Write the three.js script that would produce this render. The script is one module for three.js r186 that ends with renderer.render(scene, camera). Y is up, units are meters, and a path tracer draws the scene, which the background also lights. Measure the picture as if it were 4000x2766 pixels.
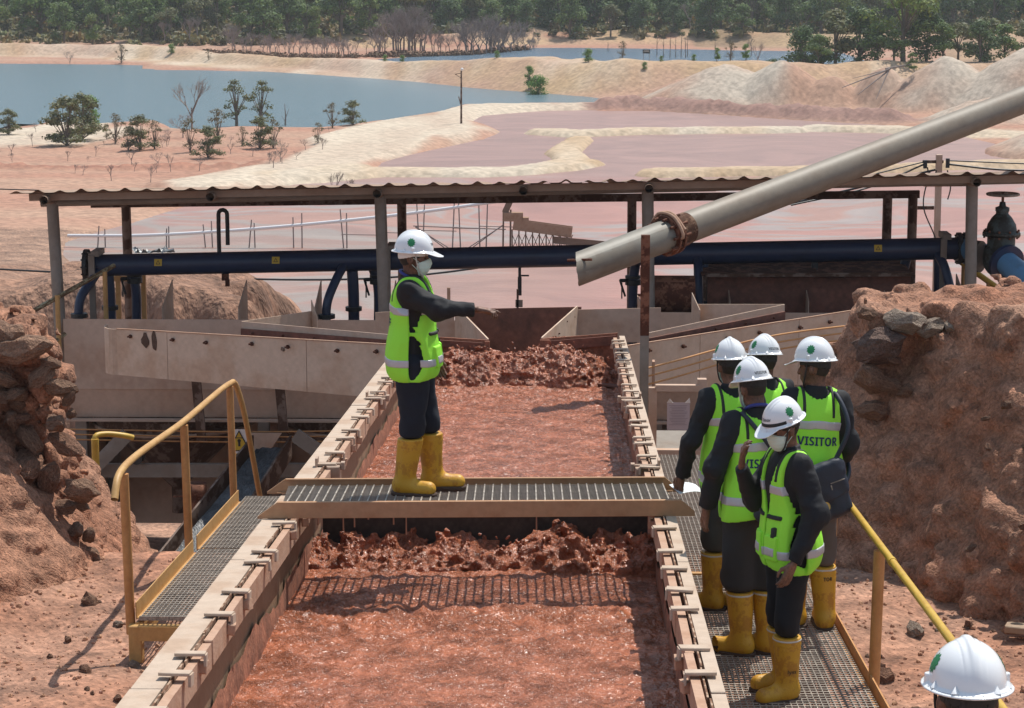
import * as THREE from 'three';
import { mergeGeometries, mergeVertices } from 'three/addons/utils/BufferGeometryUtils.js';
import { FontLoader } from 'three/addons/loaders/FontLoader.js';

// ---------- camera, sky, sun, exposure ----------
const scene = new THREE.Scene();
const renderer = new THREE.WebGLRenderer({ antialias: true });
renderer.setSize(1024, 708);
renderer.toneMapping = THREE.LinearToneMapping;
renderer.toneMappingExposure = 1.08;
renderer.shadowMap.enabled = true;
const camera = new THREE.PerspectiveCamera(18.135, 1024 / 708, 0.5, 6000);
camera.position.set(0, 4.7, 0);
camera.rotation.order = 'YXZ';
camera.rotation.set(-10.18 * Math.PI / 180, 1.398 * Math.PI / 180, 0);
scene.add(camera);
const SUN = new THREE.Vector3(0.29, 1, -0.42).normalize();
{ // hazy clear sky: pale at the horizon, blue overhead, brighter round the sun
  const W = 512, H = 256, d = new Float32Array(W * H * 4);
  for (let j = 0; j < H; j++) for (let i = 0; i < W; i++) {
    const el = ((j + 0.5) / H - 0.5) * Math.PI, az = ((i + 0.5) / W - 0.5) * 2 * Math.PI, y = Math.sin(el), x = Math.cos(az) * Math.cos(el), z = Math.sin(az) * Math.cos(el);
    const c = x * SUN.x + y * SUN.y + z * SUN.z, t = Math.pow(Math.max(0, y), 0.5), glow = 0.28 * Math.pow(Math.max(0, c), 8) + 0.5 * Math.pow(Math.max(0, c), 60), k = y < 0 ? 0.6 : 1, o = (j * W + i) * 4;
    d[o] = k * (0.5 + (0.24 - 0.5) * t) + glow; d[o + 1] = k * (0.56 + (0.36 - 0.56) * t) + glow * 0.96; d[o + 2] = k * (0.63 + (0.55 - 0.63) * t) + glow * 0.88; d[o + 3] = 1;
  }
  const t = new THREE.DataTexture(d, W, H, THREE.RGBAFormat, THREE.FloatType); t.mapping = THREE.EquirectangularReflectionMapping; t.magFilter = THREE.LinearFilter; t.needsUpdate = true;
  scene.background = t; scene.environment = t;
}
const sun = new THREE.DirectionalLight(new THREE.Color(1, 0.95, 0.87), 5);
sun.position.set(0, 0, -20).addScaledVector(SUN, 120);
sun.target.position.set(0, 0, -20);
sun.castShadow = true;
Object.assign(sun.shadow.camera, { left: -60, right: 60, top: 60, bottom: -60, near: 1, far: 400 });
sun.shadow.mapSize.set(4096, 4096);
sun.shadow.radius = 1;
scene.add(sun, sun.target);
scene.fog = new THREE.FogExp2(0xd9dde0, 0.00028);

// ---------- helpers ----------
let seed = 12345;
const rnd = () => { seed = (seed + 0x6d2b79f5) | 0; let t = Math.imul(seed ^ (seed >>> 15), 1 | seed); t = (t + Math.imul(t ^ (t >>> 7), 61 | t)) ^ t; return ((t ^ (t >>> 14)) >>> 0) / 4294967296; };
const reseed = (n) => { seed = n * 7919 + 17; };
const rr = (a, b) => a + (b - a) * rnd();
const pick = (a) => a[Math.floor(rnd() * a.length)];
const V = (x, y, z) => new THREE.Vector3(x, y, z);
const clamp = (x, a, b) => (x < a ? a : x > b ? b : x), lerp = (a, b, t) => a + (b - a) * t;
const sstep = (a, b, x) => { const t = clamp((x - a) / (b - a), 0, 1); return t * t * (3 - 2 * t); };
const PERM = new Uint8Array(512);
{ reseed(3); const p = [...Array(256).keys()]; for (let i = 255; i > 0; i--) { const j = Math.floor(rnd() * (i + 1)); [p[i], p[j]] = [p[j], p[i]]; } for (let i = 0; i < 512; i++) PERM[i] = p[i & 255]; }
const hv = (x, y, z) => PERM[(PERM[(PERM[x & 255] + y) & 255] + z) & 255] / 127.5 - 1;
function noise3(x, y, z) {           // smooth value noise, -1..1
  const X = Math.floor(x), Y = Math.floor(y), Z = Math.floor(z); x -= X; y -= Y; z -= Z;
  const u = x * x * (3 - 2 * x), v = y * y * (3 - 2 * y), w = z * z * (3 - 2 * z);
  const a = lerp(lerp(hv(X, Y, Z), hv(X + 1, Y, Z), u), lerp(hv(X, Y + 1, Z), hv(X + 1, Y + 1, Z), u), v);
  const b = lerp(lerp(hv(X, Y, Z + 1), hv(X + 1, Y, Z + 1), u), lerp(hv(X, Y + 1, Z + 1), hv(X + 1, Y + 1, Z + 1), u), v);
  return lerp(a, b, w);
}
const fbm = (x, y, z, o = 4) => { let s = 0, a = 0.5, f = 1; for (let i = 0; i < o; i++) { s += a * noise3(x * f + i * 17.3, y * f + i * 5.1, z * f - i * 9.7); a *= 0.5; f *= 2.03; } return s; };
const ridged = (x, y, z, o = 3) => { let s = 0, a = 0.5, f = 1; for (let i = 0; i < o; i++) { s += a * (1 - 2 * Math.abs(noise3(x * f + i * 7.3, y * f, z * f + i * 3.1))); a *= 0.55; f *= 2.1; } return s; };

// tileable textures that hold grain and stains
function tileNoise(n, cells, oct, sd) {
  const out = new Float32Array(n * n);
  for (let o = 0, a = 0.5, c = cells; o < oct; o++, a *= 0.55, c *= 2) {
    const s = (x, y) => hv(((x % c) + c) % c + o * 31 + sd, ((y % c) + c) % c + sd * 7, o + sd);
    for (let j = 0; j < n; j++) for (let i = 0; i < n; i++) {
      const fx = i / n * c, fy = j / n * c, X = Math.floor(fx), Y = Math.floor(fy); let u = fx - X, v = fy - Y; u = u * u * (3 - 2 * u); v = v * v * (3 - 2 * v);
      out[j * n + i] += a * lerp(lerp(s(X, Y), s(X + 1, Y), u), lerp(s(X, Y + 1), s(X + 1, Y + 1), u), v);
    }
  }
  return out;
}
function dataTex(n, fn, srgb) {
  const d = new Uint8Array(n * n * 4);
  for (let j = 0; j < n; j++) for (let i = 0; i < n; i++) { const c = fn(i, j); for (let k = 0; k < 3; k++) d[(j * n + i) * 4 + k] = clamp(Math.round(c[k] * 255), 0, 255); d[(j * n + i) * 4 + 3] = 255; }
  const t = new THREE.DataTexture(d, n, n); t.wrapS = t.wrapT = THREE.RepeatWrapping; t.magFilter = THREE.LinearFilter; t.minFilter = THREE.LinearMipmapLinearFilter; t.generateMipmaps = true;
  if (srgb) t.colorSpace = THREE.SRGBColorSpace; t.needsUpdate = true; return t;
}
const rep = (t, r) => { const c = t.clone(); c.repeat.set(r, r); c.needsUpdate = true; return c; };
const nA = tileNoise(512, 4, 7, 1), nB = tileNoise(512, 8, 6, 2), nC = tileNoise(512, 32, 4, 3), nD = tileNoise(512, 3, 4, 5);
const TX = {
  grit: dataTex(512, (i, j) => { const k = j * 512 + i, v = 0.8 + nA[k] * 0.22 + nC[k] * 0.22; return [v, v, v]; }, true),
  gritB: dataTex(512, (i, j) => { const k = j * 512 + i, v = 0.5 + nB[k] * 0.5 + nC[k] * 0.35; return [v, v, v]; }),
  dust: dataTex(512, (i, j) => { const k = j * 512 + i, v = sstep(-0.25, 0.6, nA[k] + nB[k] * 0.35), w = nC[k] * 0.05; return [0.95 - v * 0.06 + w, 0.94 - v * 0.1 + w, 0.93 - v * 0.13 + w]; }, true),
  fine: dataTex(512, (i, j) => { const k = j * 512 + i, v = 0.5 + nC[k] * 0.6; return [v, v, v]; }),
  mud: dataTex(512, (i, j) => { const k = j * 512 + i, v = 0.5 + nC[k] * 0.45 + nB[k] * 0.35; return [v, v, v]; }),
  spark: dataTex(512, (i, j) => { const k = j * 512 + i, v = 0.35 + nC[k] * 0.5 + Math.max(0, nC[(k * 7 + 131) % 262144] + nB[k] * 0.5 - 0.28) * 1.6; return [v, v, v]; }),
  speck: dataTex(512, (i, j) => { const k = j * 512 + i, v = 0.9 + nC[k] * 0.16; return [v, v, v]; }, true),
  blotch: dataTex(512, (i, j) => { const k = j * 512 + i, v = sstep(0.0, 0.4, nA[k] + nB[k] * 0.6 + nC[k] * 0.4) * 0.42; return [lerp(0.97, 0.72, v), lerp(0.97, 0.58, v), lerp(0.97, 0.75, v)]; }, true),
  mudc: dataTex(512, (i, j) => { const k = j * 512 + i, v = 0.86 + nB[k] * 0.2 + nC[k] * 0.16; return [v, v * 0.98, v * 0.97]; }, true),
  rough: dataTex(512, (i, j) => { const k = j * 512 + i, v = 0.6 + nA[k] * 0.3 + nC[k] * 0.2; return [v, v, v]; }),
  rust: dataTex(512, (i, j) => { const k = j * 512 + i, v = sstep(-0.2, 0.35, nB[k] + nC[k] * 0.4); return [lerp(0.62, 0.98, v), lerp(0.5, 0.97, v), lerp(0.42, 0.96, v)]; }, true),
};
const lin = (r, g, b) => new THREE.Color().setRGB(r, g, b);
function mat(color, o = {}) {
  const { tex, ts = 1, bump, bs = 0.004, bts = 1, rtex, phys, ...rest } = o;
  const m = new (phys ? THREE.MeshPhysicalMaterial : THREE.MeshStandardMaterial)({ color: Array.isArray(color) ? lin(...color) : color, roughness: 0.75, ...rest });
  if (tex) m.map = rep(tex, ts);
  if (bump) { m.bumpMap = rep(bump, bts); m.bumpScale = bs; }
  if (rtex) m.roughnessMap = rep(rtex, 0.7);
  return m;
}
// uv in metres from the dominant axis of each face
function metreUV(g) {
  const h = g.index ? g.toNonIndexed() : g, p = h.attributes.position, n = h.attributes.normal, uv = new Float32Array(p.count * 2);
  for (let i = 0; i < p.count; i += 3) {
    let a = 0, b = 0, c = 0;
    for (let k = 0; k < 3; k++) { a += n.getX(i + k); b += n.getY(i + k); c += n.getZ(i + k); }
    a = Math.abs(a); b = Math.abs(b); c = Math.abs(c);
    for (let k = 0; k < 3; k++) { const x = p.getX(i + k), y = p.getY(i + k), z = p.getZ(i + k); const [u, v] = b >= a && b >= c ? [x, z] : a >= c ? [z, y] : [x, y]; uv[(i + k) * 2] = u; uv[(i + k) * 2 + 1] = v; }
  }
  h.setAttribute('uv', new THREE.BufferAttribute(uv, 2));
  for (const k of Object.keys(h.attributes)) if (!['position', 'normal', 'uv', 'color'].includes(k)) h.deleteAttribute(k);
  return h;
}
const used = new Map();
const numbered = (n) => { const k = used.get(n) || 0; used.set(n, k + 1); return k ? n + '_' + String(k).padStart(3, '0') : n; };
function mesh(name, geos, material, parent, smoothUV) {
  geos = [].concat(geos).filter(Boolean).map((g) => (smoothUV ? g : metreUV(g)));
  const g = geos.length > 1 ? mergeGeometries(geos) : geos[0];
  const m = new THREE.Mesh(g, material); m.castShadow = m.receiveShadow = true;
  if (parent) { m.name = name; parent.add(m); } else { m.name = numbered(name); scene.add(m); }
  return m;
}
const share = (name, geo, material, parent) => { const m = new THREE.Mesh(geo, material); m.castShadow = m.receiveShadow = true; m.name = name; parent.add(m); return m; };
function tag(o, label, category, group, kind) { o.userData = { label, category }; if (group) o.userData.group = group; if (kind) o.userData.kind = kind; return o; }
const stuff = (o) => { o.userData.kind = 'stuff'; return o; };
function thing(name, label, category, pos = [0, 0, 0], ry = 0, group) { const g = new THREE.Group(); g.name = numbered(name); g.position.set(...pos); g.rotation.y = ry; tag(g, label, category, group); scene.add(g); return g; }
function copy(o, label, group) { const c = o.clone(); c.name = numbered(o.name.replace(/_\d{3}$/, '')); c.userData = { ...o.userData }; if (label) c.userData.label = label; if (group) c.userData.group = group; scene.add(c); return c; }
const X3 = V(1, 0, 0), Y3 = V(0, 1, 0), Z3 = V(0, 0, 1);
function box(w, h, d, x = 0, y = 0, z = 0, ry = 0, rx = 0, rz = 0) { const g = new THREE.BoxGeometry(w, h, d); if (rz) g.rotateZ(rz); if (rx) g.rotateX(rx); if (ry) g.rotateY(ry); g.translate(x, y, z); return g; }
// bevelled box: an extruded rectangle with chamfered rim
function bbox(w, h, d, x = 0, y = 0, z = 0, b = 0.006, ry = 0, rx = 0, rz = 0) {
  const s = new THREE.Shape(), a = w / 2 - b, c = h / 2 - b; s.moveTo(-a, -c); s.lineTo(a, -c); s.lineTo(a, c); s.lineTo(-a, c); s.closePath();
  const g = new THREE.ExtrudeGeometry(s, { depth: d - 2 * b, bevelEnabled: true, bevelThickness: b, bevelSize: b, bevelSegments: 1 }); g.translate(0, 0, -d / 2 + b);
  if (rz) g.rotateZ(rz); if (rx) g.rotateX(rx); if (ry) g.rotateY(ry); g.translate(x, y, z); return g;
}
function between(g, a, b) { const A = V(...a), B = V(...b), dir = B.clone().sub(A).normalize(); g.applyQuaternion(new THREE.Quaternion().setFromUnitVectors(Y3, dir)); const m = A.add(B).multiplyScalar(0.5); g.translate(m.x, m.y, m.z); return g; }
const dist3 = (a, b) => Math.hypot(a[0] - b[0], a[1] - b[1], a[2] - b[2]);
const cyl = (a, b, r, seg = 10, r2 = r, open = false) => between(new THREE.CylinderGeometry(r2, r, dist3(a, b), seg, 1, open), a, b);
// a bar of rectangular section from a to b; w is across (horizontal), h is in the plane that holds "up"
function bar(a, b, w, h, bev = 0) {
  const L = dist3(a, b), g = bev ? bbox(w, h, L, 0, 0, 0, bev) : new THREE.BoxGeometry(w, h, L);
  const A = V(...a), B = V(...b), f = B.clone().sub(A).normalize(); let r = new THREE.Vector3().crossVectors(Math.abs(f.y) > 0.98 ? Z3 : Y3, f).normalize(); const u = new THREE.Vector3().crossVectors(f, r);
  g.applyMatrix4(new THREE.Matrix4().makeBasis(r, u, f)); const m = A.add(B).multiplyScalar(0.5); g.translate(m.x, m.y, m.z); return g;
}
const tube = (pts, r, seg = 8, n) => new THREE.TubeGeometry(new THREE.CatmullRomCurve3(pts.map((p) => V(...p)), false, 'centripetal'), n || pts.length * 6, r, seg, false);
// closed sheet of thickness t through the corners of a (planar) quad or polygon
function plate(pts, t) {
  const P = pts.map((p) => V(...p)), n = new THREE.Vector3().crossVectors(P[1].clone().sub(P[0]), P[P.length - 1].clone().sub(P[0])).normalize();
  const pos = [], tri = (a, b, c) => pos.push(...a.toArray(), ...b.toArray(), ...c.toArray()); const F = P.map((p) => p.clone().addScaledVector(n, t / 2)), B = P.map((p) => p.clone().addScaledVector(n, -t / 2)), N = P.length;
  for (let i = 1; i < N - 1; i++) { tri(F[0], F[i], F[i + 1]); tri(B[0], B[i + 1], B[i]); }
  for (let i = 0; i < N; i++) { const j = (i + 1) % N; tri(F[i], B[i], B[j]); tri(F[i], B[j], F[j]); }
  const g = new THREE.BufferGeometry(); g.setAttribute('position', new THREE.Float32BufferAttribute(pos, 3)); g.computeVertexNormals(); return g;
}
function ring(rOut, rIn, t, seg = 28) { const s = new THREE.Shape(); s.absarc(0, 0, rOut, 0, Math.PI * 2); const h = new THREE.Path(); h.absarc(0, 0, rIn, 0, Math.PI * 2, true); s.holes.push(h); const g = new THREE.ExtrudeGeometry(s, { depth: t, bevelEnabled: false, curveSegments: seg }); g.translate(0, 0, -t / 2); return g; }
const aim = (g, dir, p) => { g.applyQuaternion(new THREE.Quaternion().setFromUnitVectors(Z3, V(...dir).normalize())); g.translate(...p); return g; };
// surface nets: mesh of fn(x,y,z)=0, negative inside
function surf(fn, lo, hi, c) {
  const nx = Math.ceil((hi[0] - lo[0]) / c) + 1, ny = Math.ceil((hi[1] - lo[1]) / c) + 1, nz = Math.ceil((hi[2] - lo[2]) / c) + 1, B = 6;
  const F = new Float32Array(nx * ny * nz).fill(1e3), id = (i, j, k) => (k * ny + j) * nx + i;
  for (let k0 = 0; k0 < nz; k0 += B) for (let j0 = 0; j0 < ny; j0 += B) for (let i0 = 0; i0 < nx; i0 += B) {
    const d = fn(lo[0] + (i0 + B / 2) * c, lo[1] + (j0 + B / 2) * c, lo[2] + (k0 + B / 2) * c), skip = Math.abs(d) > B * c * 1.9;
    const K = Math.min(nz, k0 + B), J = Math.min(ny, j0 + B), I = Math.min(nx, i0 + B);
    for (let k = k0; k < K; k++) for (let j = j0; j < J; j++) for (let i = i0; i < I; i++) F[id(i, j, k)] = skip ? d : fn(lo[0] + i * c, lo[1] + j * c, lo[2] + k * c);
  }
  const idx = new Int32Array(nx * ny * nz).fill(-1), pos = [], tri = [];
  for (let k = 0; k < nz - 1; k++) for (let j = 0; j < ny - 1; j++) for (let i = 0; i < nx - 1; i++) {
    let m = 0; const v = [];
    for (let q = 0; q < 8; q++) { const f = F[id(i + (q & 1), j + (q >> 1 & 1), k + (q >> 2))]; v.push(f); if (f < 0) m |= 1 << q; }
    if (m === 0 || m === 255) continue;
    let n = 0, x = 0, y = 0, z = 0;
    for (let a = 0; a < 8; a++) for (let e = 0; e < 3; e++) { const b = a ^ (1 << e); if (b < a || ((m >> a) & 1) === ((m >> b) & 1)) continue; const t = v[a] / (v[a] - v[b]); x += (a & 1) + (e === 0 ? t : 0); y += (a >> 1 & 1) + (e === 1 ? t : 0); z += (a >> 2) + (e === 2 ? t : 0); n++; }
    idx[id(i, j, k)] = pos.length / 3; pos.push(lo[0] + (i + x / n) * c, lo[1] + (j + y / n) * c, lo[2] + (k + z / n) * c);
  }
  const quad = (a, b, d, e, flip) => { if (a < 0 || b < 0 || d < 0 || e < 0) return; if (flip) tri.push(a, d, b, b, d, e); else tri.push(a, b, d, b, e, d); };
  for (let k = 1; k < nz - 1; k++) for (let j = 1; j < ny - 1; j++) for (let i = 1; i < nx - 1; i++) {
    const s = F[id(i, j, k)] < 0;
    if (s !== F[id(i + 1, j, k)] < 0) quad(idx[id(i, j - 1, k - 1)], idx[id(i, j, k - 1)], idx[id(i, j - 1, k)], idx[id(i, j, k)], !s);
    if (s !== F[id(i, j + 1, k)] < 0) quad(idx[id(i - 1, j, k - 1)], idx[id(i, j, k - 1)], idx[id(i - 1, j, k)], idx[id(i, j, k)], s);
    if (s !== F[id(i, j, k + 1)] < 0) quad(idx[id(i - 1, j - 1, k)], idx[id(i, j - 1, k)], idx[id(i - 1, j, k)], idx[id(i, j, k)], !s);
  }
  const g = new THREE.BufferGeometry(); g.setAttribute('position', new THREE.Float32BufferAttribute(pos, 3)); g.setIndex(tri); g.computeVertexNormals(); return g;
}
// grid sheet from a function of (u,v)
function sheet(nu, nv, fn, colorFn) {
  const pos = new Float32Array((nu + 1) * (nv + 1) * 3), uv = new Float32Array((nu + 1) * (nv + 1) * 2), col = colorFn && new Float32Array(pos.length), ix = [];
  for (let j = 0, o = 0; j <= nv; j++) for (let i = 0; i <= nu; i++, o++) { const p = fn(i / nu, j / nv, i, j); pos.set(p, o * 3); uv[o * 2] = p[0]; uv[o * 2 + 1] = p[2]; if (col) col.set(colorFn(p[0], p[1], p[2]), o * 3); }
  for (let j = 0; j < nv; j++) for (let i = 0; i < nu; i++) { const a = j * (nu + 1) + i, b = a + 1, c = a + nu + 1, d = c + 1; ix.push(a, b, c, b, d, c); }
  const g = new THREE.BufferGeometry(); g.setAttribute('position', new THREE.BufferAttribute(pos, 3)); g.setAttribute('uv', new THREE.BufferAttribute(uv, 2)); if (col) g.setAttribute('color', new THREE.BufferAttribute(col, 3)); g.setIndex(ix); g.computeVertexNormals(); return g;
}
function segDist(x, z, a, b) { const dx = b[0] - a[0], dz = b[1] - a[1], t = clamp(((x - a[0]) * dx + (z - a[1]) * dz) / (dx * dx + dz * dz), 0, 1); return [Math.hypot(x - a[0] - t * dx, z - a[1] - t * dz), t]; }
function polySD(x, z, P) { let d = 1e9, s = 1; for (let i = 0, j = P.length - 1; i < P.length; j = i++) { d = Math.min(d, segDist(x, z, P[j], P[i])[0]); if ((P[i][1] > z) !== (P[j][1] > z) && x < (P[j][0] - P[i][0]) * (z - P[i][1]) / (P[j][1] - P[i][1]) + P[i][0]) s = -s; } return s * d; }
function lineDist(x, z, P) { let d = 1e9, at = 0; for (let i = 0; i < P.length - 1; i++) { const [q, t] = segDist(x, z, P[i], P[i + 1]); if (q < d) { d = q; at = (i + t) / (P.length - 1); } } return [d, at]; }

// ---------- the far land, ponds and lakes ----------
const POND = -9.3;                                     // water level of the tailings ponds
const lakeA = [[-110, -300], [-65.4, -291.1], [-59.9, -291.2], [-53.2, -287.8], [-51.3, -277.6], [-45.2, -275.6], [-37.2, -273.7], [-28.6, -264.6], [-17.6, -251.7], [-8.5, -241.6], [-0.1, -229.3], [5.1, -219.4], [5.3, -217.4], [2.2, -214.7], [-2.3, -209.5], [-8.7, -207.5], [-10.1, -205], [-11.2, -198.6], [-12.8, -193.7], [-17.3, -189.9], [-18.4, -186.8], [-21.1, -182.9], [-27, -183.7], [-30, -180.3], [-32.9, -182.1], [-35.9, -192], [-39.2, -186.8], [-44.7, -189.2], [-44.7, -181.8], [-60, -174.9], [-110, -180]];
const lakeB = [[-30, -298.1], [-23.8, -310], [-15.9, -324.4], [-6.2, -345.1], [2.3, -345.3], [15.1, -342.3], [24.2, -337.7], [33.9, -334.7], [52, -327.5], [40, -250], [25.1, -243.6], [10.9, -247.4], [1.2, -253.3], [-9.2, -266], [-20.8, -280.3]];
const pond = [[-8.3, -189.6], [-7.5, -197.6], [-1.5, -204.6], [11.4, -205.6], [15.1, -202.7], [18.9, -196.6], [23.6, -190.4], [27.2, -186.5], [31.1, -176.3], [33.2, -158.3], [32.1, -137.3], [30, -107.7], [24, -60], [-4, -60], [-8.5, -80], [-15.9, -89.8], [-21.2, -97.4], [-24.2, -104.5], [-25.3, -109.1], [-24.5, -113.7], [-23.3, -118], [-22, -122.5], [-20.2, -129.2], [-17.7, -136.1], [-14.8, -141.2], [-12.7, -145.3], [-13.6, -149], [-13.6, -152], [-12.6, -155.4], [-10.3, -162.3], [-6.5, -171.6], [-6.2, -179.5]];
const bars = [
  { P: [[-16.1, -139.4], [-12.1, -143.8], [-7.1, -143.4], [-3.1, -145.3], [-0.6, -148.1], [0.6, -150.7]], w: 2.0, h: 0.36, c: 0 },
  { P: [[0.6, -150.7], [0.1, -156.4], [-0.4, -160], [0.1, -165.6], [0.8, -171]], w: 1.3, h: 0.36, c: 1 },
  { P: [[-1.6, -178.2], [0.3, -176], [6.2, -178.4], [8, -178.4], [13, -179], [17.5, -180]], w: 1.9, h: 0.4, c: 0 },
  { P: [[20.5, -181.5], [25.6, -180.7], [31.5, -177.7], [40, -172]], w: 2.0, h: 0.42, c: 0 },
  { P: [[6, -144], [6.5, -144.3], [13.6, -145.1], [24.4, -148.7], [36, -150.5]], w: 1.7, h: 0.4, c: 1 },
];
const whiteSand = [[-25.1, -133.8], [-22.8, -137.9], [-20.1, -147.3], [-18.9, -154.2], [-17.5, -163.3], [-19.4, -168.4], [-15.6, -182.5], [-10.9, -197], [-8.9, -205.7], [-1.5, -207.6], [4, -208.6], [-1.5, -203.4], [-8.2, -188.6], [-6.2, -179.5], [-10.2, -161.6], [-13.7, -149.7], [-13.5, -141.8], [-17.7, -136.4], [-20.4, -130.4]];
const whiteSandB = [[-60, -184], [-43.8, -180.5], [-43.5, -185], [-39, -186.8], [-35.1, -177.4], [-35.6, -164.8], [-39.8, -162.7], [-60, -162.6]];
const ditch = [[-60, -146.5], [-39.3, -145.9], [-34.4, -145.4], [-28.5, -145.3], [-24.2, -146], [-20.1, -147.3]];
const bank = [[-120, -324.2], [-68.1, -317.3], [-53.1, -304], [-41.1, -288.1], [-28.5, -277.1], [-18.7, -262.9], [-8.8, -252.5], [-0.1, -241.5], [7, -233.4], [12.8, -232.6], [21.4, -232.3], [33.7, -237.4], [60, -240]];
const bankH = [1.6, 1.6, 1.5, 1.3, 1.4, 2.0, 2.6, 3.0, 3.1, 3.2, 3.2, 3.0, 3.0];
const forestEdge = (x) => lerp(330, 357, sstep(-46, -16, x)) - sstep(48, 66, x) * 14;
const farBank = [[-44, -340], [-36, -346], [-19.2, -352], [-5.6, -362], [23.6, -362], [45, -352], [80, -340]];
const hills = [[15.4, -214, 3.2, 6], [20.2, -211, 3.8, 4.2], [24.6, -209, 2.6, 3.2], [29.5, -208, 3.4, 3], [35, -206, 4.2, 5], [42, -203, 5.2, 6], [50, -200, 6, 8], [36, -190, 1.8, 4], [39, -160, 2.6, 6], [12, -219, 1.8, 4]];
const spoil = [[4, -207], [9.1, -206.6], [16.6, -200], [21.9, -194.6], [28, -190.4]];
function landHeight(x, z) {
  const d = -z, wob = fbm(x * 0.15, 0, z * 0.06, 2), wob2 = fbm(x * 0.18, 3, z * 0.07, 2);
  const xs = x + wob * 1.2, zs = z + wob2 * 1.1;
  const sA = polySD(xs, zs, lakeA), sB = polySD(xs, zs, lakeB), sP = polySD(xs, zs, pond), s = Math.min(sA, sB, sP);
  let h = POND + clamp(s * 0.14, -0.9, 0.22) + (s > 0 ? wob * 0.12 * clamp(s, 0, 1) + Math.abs(wob2) * 0.03 : 0);
  const sw = polySD(xs, zs, whiteSand); if (sw < 1.5 && sP > -1.5) h = Math.max(h, POND + clamp((1.2 - sw) * 0.28, 0, 0.32 + wob * 0.12) * sstep(-0.8, 0.9, sP + wob2 * 0.6) + clamp(sP * 0.14, -0.9, 0.2));
  for (const b of bars) { const [q] = lineDist(x + wob2 * 0.8, z + wob * 1.6, b.P); const t = 1 - q / b.w; if (t > -0.4) h = Math.max(h, POND - 0.5 + (b.h + 0.5 + wob2 * 0.07) * sstep(-0.4, 0.34, t)); }
  { const [q, t] = lineDist(x, z, bank), i = t * (bank.length - 1), k = Math.min(bank.length - 2, Math.floor(i)), bh = lerp(bankH[k], bankH[k + 1], i - k) + wob * 0.5; const prof = clamp(1.35 - q / (bh * 2.5) + wob2 * 0.12, 0, 1); if (prof > 0) h = Math.max(h, POND - 0.3 + (bh + 0.4) * prof * (0.96 + 0.05 * noise3(x * 0.5, 0, z * 0.2))); }
  { const [q] = lineDist(x, z, farBank); if (q < 9) h = Math.max(h, POND - 0.2 + (2.4 + wob * 0.8) * clamp(1.3 - q / 7, 0, 1) * (0.95 + 0.1 * noise3(x * 0.2, 0, 1))); }
  for (const [a, b, hh, w] of hills) { const q = Math.hypot(x - a, (z - b) * 1.05) / w; if (q < 1.5) { const gully = ridged(x * 0.45, 0, z * 0.45, 3); h = Math.max(h, POND + 0.1 + hh * Math.max(0, 1 - Math.pow(q / 1.5, 1.25)) * 1.15 + gully * 0.24 * clamp(1.6 - q, 0, 1)); } }
  { const [q] = lineDist(x, z, spoil); if (q < 3) h = Math.max(h, POND + (0.9 + 0.5 * ridged(x * 0.8, 2, z * 0.8, 3)) * sstep(2.6, 0.4, q)); }
  { const [q] = lineDist(x, z, ditch); if (q < 2) h += sstep(0.9, 0.1, q) * 0.3 * (1 + noise3(x * 2, 0, z * 2) * 0.5) - sstep(1.4, 0.2, Math.abs(q - 1)) * 0.05; }
  const fe = forestEdge(x) - 4; if (d > fe) h = Math.max(h, POND + 0.8 + (d - fe) * 0.06 + fbm(x * 0.02, 1, z * 0.02, 3) * 4 * sstep(fe, fe + 80, d));
  if (x > 40 && d > 200) h = Math.max(h, POND + sstep(40, 70, x) * 3);
  // the made ground behind the jigs, falling away to the pond
  if (d < 112) {
    const edge = lerp(64, 101, sstep(-5, -22, x)), t = clamp((d - 42) / (edge - 42), 0, 1), top = lerp(-6.2, -1.35, sstep(-3.2, -6.4, x + fbm(x, 0, z, 2) * 1.2));
    const y = lerp(top, POND - 0.2, t) + fbm(x * 0.35, 4, z * 0.35, 4) * 0.9 * (1 - t * 0.7) + (ridged(x * 0.5, 1, z * 0.16, 3) * 0.35) * sstep(0, 0.3, t) * (1 - t);
    h = t >= 1 ? h : Math.max(y, t > 0.9 ? h : -99);
    if (d < 40) h = Math.min(h, lerp(-4.3, h, sstep(37.2, 39.4, d + fbm(x, 0, 0, 2))));
  }
  return h;
}
const mixc = (a, b, t) => [lerp(a[0], b[0], t), lerp(a[1], b[1], t), lerp(a[2], b[2], t)];
const C = { flat: [0.44, 0.225, 0.15], flat2: [0.47, 0.285, 0.195], white: [0.62, 0.52, 0.4], ochre: [0.5, 0.335, 0.19], red: [0.36, 0.15, 0.095], dirt: [0.42, 0.225, 0.145], grey: [0.45, 0.39, 0.33], floor: [0.2, 0.14, 0.08], green: [0.1, 0.12, 0.05] };
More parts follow.
